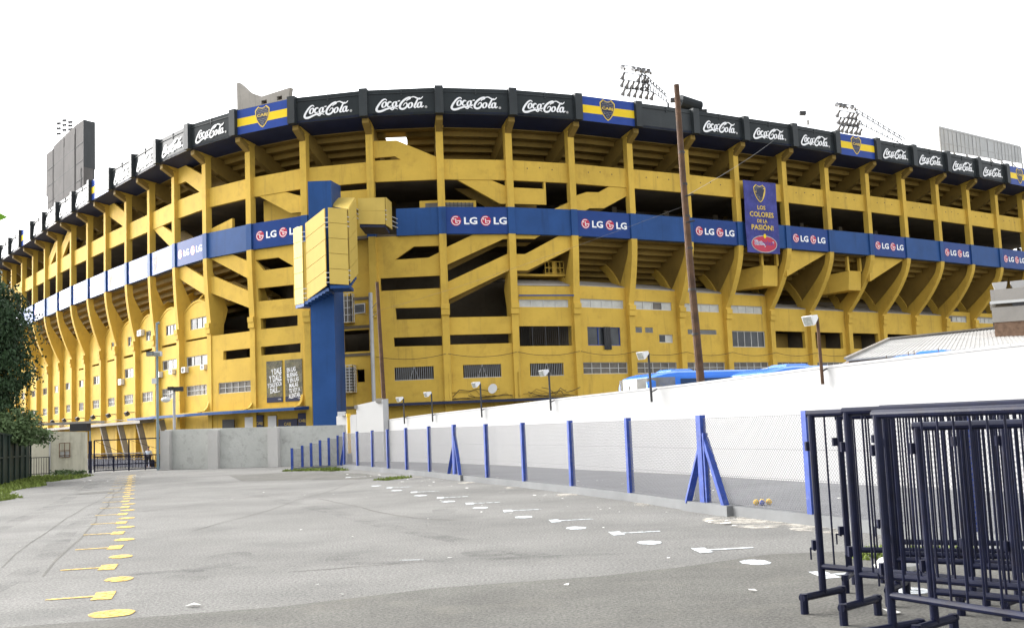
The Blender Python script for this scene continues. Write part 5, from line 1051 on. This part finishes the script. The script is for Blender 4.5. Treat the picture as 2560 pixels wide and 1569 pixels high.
track([(-7.6, 11.5), (-8.6, 16), (-10.6, 22), (-12.8, 30), (-16.5, 42), (-20, 54)], .42)
track([(-6.2, 12.5), (-7.0, 16), (-9, 22), (-11.2, 30), (-15, 42), (-18.8, 54)], .35)
track([(.2, 14.2), (-2.2, 19), (-4.3, 24), (-8, 32)], .4)
track([(-9, 13), (-4, 14.2), (.5, 14.0), (3.2, 14.6)], .3)

# grass, litter, balls
def grass(name, label, pts, n_, h):
    b = B(); r = random.Random(len(pts)+n_); xs2 = [p[0] for p in pts]; ys2 = [p[1] for p in pts]; c_ = 0
    def inside(x, y):
        k = False
        for (x0, y0), (x1, y1) in zip(pts, pts[1:]+pts[:1]):
            if (y0 > y) != (y1 > y) and x < (x1-x0)*(y-y0)/(y1-y0)+x0: k = not k
        return k
    while c_ < n_:
        x, y = r.uniform(min(xs2), max(xs2)), r.uniform(min(ys2), max(ys2))
        if not inside(x, y): continue
        c_ += 1; a = r.uniform(0, math.pi); w2 = r.uniform(.012, .03)*(y/20+.4); hh = h*r.uniform(.4, 1.2); lx, ly = r.uniform(-.5, .5)*hh, r.uniform(-.5, .5)*hh
        b.poly([(x-w2*math.cos(a), y-w2*math.sin(a), 0), (x+w2*math.cos(a), y+w2*math.sin(a), 0), (x+lx, y+ly, hh)], GRASSM)
    tag(b.build(name, fix=False), label, 'grass', kind='stuff')
grass('grass', 'ragged green grass along the left edge of the asphalt', [(-24, 28), (-15.2, 28.6), (-14.9, 31), (-16.1, 33), (-15.9, 35), (-17.9, 38), (-19, 41.3), (-19.4, 45), (-21, 47.2), (-20.8, 51.5), (-21.5, 55.2), (-26, 57), (-27, 45)], 16000, .14)
grass('grass', 'thin weeds at the bend of the chain link fence', [(-7.4, 47.5), (-8.4, 50.2), (-10.4, 50.2), (-10.8, 49.4), (-9, 48.3), (-8, 47)], 700, .11)
grass('grass', 'small tuft of weeds beside the fence kerb', [(-4.1, 38.4), (-3.6, 38.0), (-4.4, 36.5), (-5, 37.2)], 160, .09)
grass('grass', 'low weeds behind the stacked barriers', [(3.6, 12.5), (5.4, 12.2), (5.4, 13.2), (4.2, 13.6)], 700, .06)
b = B(); r = random.Random(21)
def scrap(x, y, s, m_=PAPER):
    a = r.uniform(0, 3); pts = [(x+s*math.cos(a+k*1.57+r.uniform(-.4, .4))*r.uniform(.6, 1.3), y+s*math.sin(a+k*1.57+r.uniform(-.4, .4))*r.uniform(.6, 1.3), .012+r.uniform(0, .35)*s) for k in range(4)]
    b.poly(pts, m_)
for k in range(46):
    tt = r.random(); x = 4.2-12*tt+r.gauss(-.5, .35); y = 16+33*tt+r.gauss(0, .4); scrap(x, y, r.uniform(.02, .07))
for k in range(26): scrap(r.uniform(-9, 2.5), r.uniform(11, 34), r.uniform(.015, .05))
for k in range(22): scrap(r.uniform(-21, -16.5), r.uniform(34, 52), r.uniform(.04, .09))
for k in range(20): tt = r.random(); scrap(6.5-12*tt+r.uniform(0, 1), 18+26*tt+r.uniform(0, 2), r.uniform(.02, .06))
for x, y, s in ((-3.35, 11.15, .07), (3.05, 9.2, .09), (-1.9, 11.5, .04), (3.2, 17.2, .1), (2.2, 10.6, .05), (-2.3, 12.3, .03)): scrap(x, y, s)
tag(b.build('litter', fix=False), 'scattered white paper scraps on the asphalt', 'litter', kind='stuff')
t = thing('toy_ball', 'small blue and yellow ball cluster lying behind the fence', 'balls', (4.53, 20.4, 0)); b = B()
for dx, m_ in ((-.12, BALLY), (.12, BALLY), (-.01, BALLY)): b.ball((4.53+dx, 20.45, .065), .058, m_, 10)
b.ball((4.5, 20.36, .055), .055, BALLB, 10); b.build('balls', t, smooth=True)
t = thing('paper_bag', 'crumpled white paper bag lying behind the barriers', 'bag', (3.9, 11.5, 0)); b = B(); b.loft([[(3.9+rx*math.cos(a)*(1+.15*math.sin(3*a+z*9)), 11.5+.7*rx*math.sin(a)*(1+.12*math.cos(2*a)), z) for a in [math.pi*k/6 for k in range(12)]] for rx, z in ((.18, .01), (.22, .07), (.17, .14), (.07, .18))], PAPER); b.build('bag', t)

# ------------------------------------------------------------------ trees
def tree(name, label, base, blobs, trunk, n_, leaf, m_, droop=.5, group=None, seed=1):
    t = thing(name, label, 'tree', base, group); r = random.Random(seed); b = B(); base = Vector(base)
    top = Vector(trunk[0]); b.tube(base-Vector((0, 0, .3)), base.lerp(top, .5), trunk[1], BARK, 8, trunk[1]*.7); b.tube(base.lerp(top, .5), top, trunk[1]*.7, BARK, 7, trunk[1]*.25)
    for c_, rad in blobs:
        s0 = base.lerp(top, r.uniform(.35, .9)); b.tube(s0, c_, trunk[1]*.25, BARK, 5, .02)
    b.build('trunk', t)
    b = B(); tot = sum(R_[0]*R_[1]*R_[2] for _, R_ in blobs)
    for c_, R_ in blobs:
        c_ = Vector(c_); k = int(n_*R_[0]*R_[1]*R_[2]/tot); cl = [Vector((r.gauss(0, 1), r.gauss(0, 1), r.gauss(0, 1))).normalized()*r.uniform(.55, 1.05) for _ in range(max(8, k//34))]
        for j in range(k):
            q = cl[j % len(cl)]; p = c_+Vector((q.x*R_[0], q.y*R_[1], q.z*R_[2]))+Vector((r.gauss(0, .16)*R_[0], r.gauss(0, .16)*R_[1], r.gauss(-.05, .16)*R_[2]))
            a = Vector((r.uniform(-1, 1), r.uniform(-1, 1), r.uniform(-1, .5)-droop)).normalized(); s_ = a.cross(Vector((r.uniform(-1, 1), r.uniform(-1, 1), r.uniform(-1, 1)))).normalized()
            L_ = leaf*r.uniform(.6, 1.4); w2 = L_*.26
            b.poly([p, p+a*L_*.5+s_*w2, p+a*L_, p+a*L_*.5-s_*w2], m_)
    b.build('crown', t, fix=False)
tree('tree', 'tall dense dark evergreen tree at the left edge', (-26.3, 50, 0), [((-25.4, 50, 8.3), (1.9, 1.9, 1.7)), ((-24.2, 49.5, 7.0), (1.9, 1.8, 1.6)), ((-23.9, 49.5, 8.0), (1.2, 1.4, 1.2)), ((-23.6, 49.5, 5.0), (1.4, 1.5, 1.3)), ((-23.8, 49.5, 3.9), (1.3, 1.4, 1.0)), ((-26.5, 50, 7.5), (2.6, 2.4, 2.3)), ((-24.7, 50, 5.3), (1.9, 1.8, 1.5)), ((-26.5, 50, 5), (2.6, 2.2, 2)), ((-24.6, 49.6, 6.2), (2.0, 1.7, .9)), ((-24.9, 50, 3.8), (1.6, 1.6, 1.0)), ((-25.6, 50.3, 9.3), (1.2, 1.2, .8))], ((-26, 50, 8.5), .25), 60000, .17, LEAFD, .6, seed=3)
tree('small_tree', 'low olive green bushy tree overhanging the green sheet fence', (-24.8, 49.5, 0), [((-24.3, 49.5, 3.0), (1.2, 1.2, .8)), ((-23.0, 49, 2.4), (1.2, 1.1, .55)), ((-25.5, 50, 2.6), (1.5, 1.4, .9)), ((-22.0, 49.2, 2.1), (.9, .8, .45)), ((-22.6, 49.2, 2.9), (.8, .8, .6)), ((-23.9, 49, 2.2), (1.3, 1.2, .5)), ((-23.5, 49.3, 3.3), (.6, .6, .4))], ((-24.2, 49.5, 2.8), .12), 20000, .15, LEAFO, .2, seed=8)
tree('small_tree', 'weedy green shrub at the foot of the beige wall', (-23.5, 57.4, 0), [((-23.6, 57.4, .15), (.7, .25, .18)), ((-24.2, 57.4, .1), (.5, .25, .14))], ((-23.6, 57.4, .3), .02), 700, .12, LEAFO, -.3, seed=5)
t = thing('leafy_twig', 'bright green leaf of a twig reaching in at the left edge', 'twig', (-2.1, 4, 2.4)); b = B(); b.path([(-2.9, 4, 2.66), (-2.4, 4, 2.6), (-2.0, 4, 2.555)], .006, BARK, 5); b.build('twig', t)
import itertools
def leaf(b, p, a, L_, w2):
    p, a = Vector(p), Vector(a).normalized(); s_ = a.cross(Vector((.1, 1, .2))).normalized(); b.poly([p, p+a*L_*.3+s_*w2*.8, p+a*L_*.7+s_*w2, p+a*L_, p+a*L_*.75-s_*w2*.6, p+a*L_*.3-s_*w2], LEAFB)
b = B(); leaf(b, (-2.0, 4, 2.555), (1, 0, -.02), .12, .02); leaf(b, (-2.4, 4, 2.52), (.5, 0, .8), .1, .02); leaf(b, (-2.5, 4, 2.54), (.5, 0, -.8), .1, .02); b.build('leaf', t, fix=False)

# ------------------------------------------------------------------ person by the gate
def skin_body(name, verts, edges, radii, mt, parent, loc, scale=1):
    me = bpy.data.meshes.new(name); me.from_pydata([tuple(Vector(v)*scale) for v in verts], edges, []); o = bpy.data.objects.new(name, me); COL.objects.link(o)
    md = o.modifiers.new('s', 'SKIN'); 
    for v, r_ in zip(me.skin_vertices[0].data, radii): v.radius = (r_*scale, r_*scale)
    me.skin_vertices[0].data[0].use_root = True
    sb = o.modifiers.new('d', 'SUBSURF'); sb.levels = 1; sb.render_levels = 2
    me2 = bpy.data.meshes.new_from_object(o.evaluated_get(bpy.context.evaluated_depsgraph_get())); bpy.data.objects.remove(o)
    if mt not in list(me2.materials): me2.materials.clear(); me2.materials.append(mt)
    for p in me2.polygons: p.use_smooth = True; p.material_index = 0
    o = bpy.data.objects.new(name, me2); COL.objects.link(o); o.parent = parent; o.location = Vector(loc)-origin(parent); return o
PL = Vector((-32.25, 95, -.72))
t = thing('person', 'person in a pale shirt and dark trousers walking past behind the gate', 'person', PL)
PV = [(0, 0, .95), (0, 0, 1.15), (0, -.01, 1.38), (0, 0, 1.5), (0, -.02, 1.62), (0, -.02, 1.74), (.1, 0, .9), (.14, -.1, .5), (.14, .02, .08), (.14, -.14, .04), (-.1, 0, .9), (-.16, .1, .5), (-.2, .28, .1), (-.2, .16, .04), (.2, 0, 1.4), (.27, .06, 1.12), (.27, -.1, .9), (-.2, 0, 1.4), (-.27, -.04, 1.12), (-.25, -.2, .92), (.27, -.16, .82), (-.25, -.27, .85)]
PE = [(0, 1), (1, 2), (2, 3), (3, 4), (4, 5), (0, 6), (6, 7), (7, 8), (8, 9), (0, 10), (10, 11), (11, 12), (12, 13), (2, 14), (14, 15), (15, 16), (2, 17), (17, 18), (18, 19), (16, 20), (19, 21)]
PR = [.14, .14, .16, .06, .095, .08, .09, .065, .045, .04, .09, .065, .045, .04, .065, .048, .035, .065, .048, .035, .03, .03]
skin_body('body', PV, PE, PR, SKIN, t, PL)
skin_body('shirt', [PV[i] for i in (0, 1, 2, 14, 15, 17, 18)], [(0, 1), (1, 2), (2, 3), (3, 4), (2, 5), (5, 6)], [.165, .165, .18, .085, .07, .085, .07], SHIRT, t, PL)
skin_body('trousers', [(0, 0, .93)]+[PV[i] for i in (6, 7, 8, 10, 11, 12)], [(0, 1), (1, 2), (2, 3), (0, 4), (4, 5), (5, 6)], [.155, .105, .085, .065, .105, .085, .065], TROUS, t, PL)
b = B(); b.ball(PL+Vector((0, .015, 1.73)), .108, HAIR, 10, (1, 1, .85)); b.build('hair', t, smooth=True)
t = thing('road_barrier', 'small yellow road barrier standing beside the walking person', 'barrier', (-30.9, 95, -.72)); b = B(); b.box((-30.9, 95, .3), (.9, .12, .4), BALLY)
for dx in (-.35, .35): b.box((-30.9+dx, 95, -.2), (.08, .3, 1.0), RUST)
b.build('board', t)
t = thing('bar_fence', 'dark blue barred railing behind the gate along the stadium base', 'fence', (-36, 93.5, -.7)); b = B()
ra, rb = Vector((-39.5, 97.5, -.8)), Vector((-30.2, 88.2, -.8))
for k in range(75): p = ra.lerp(rb, k/74); b.bar(p, p+Vector((0, 0, 1.45)), .03, .03, NAVYB)
for z in (.15, 1.0, 1.45): b.bar(ra+Vector((0, 0, z)), rb+Vector((0, 0, z)), .06, .06, NAVYB)
b.build('bars', t)
for x, lab in ((-14.3, 'small dark bird-like speck'), ): pass
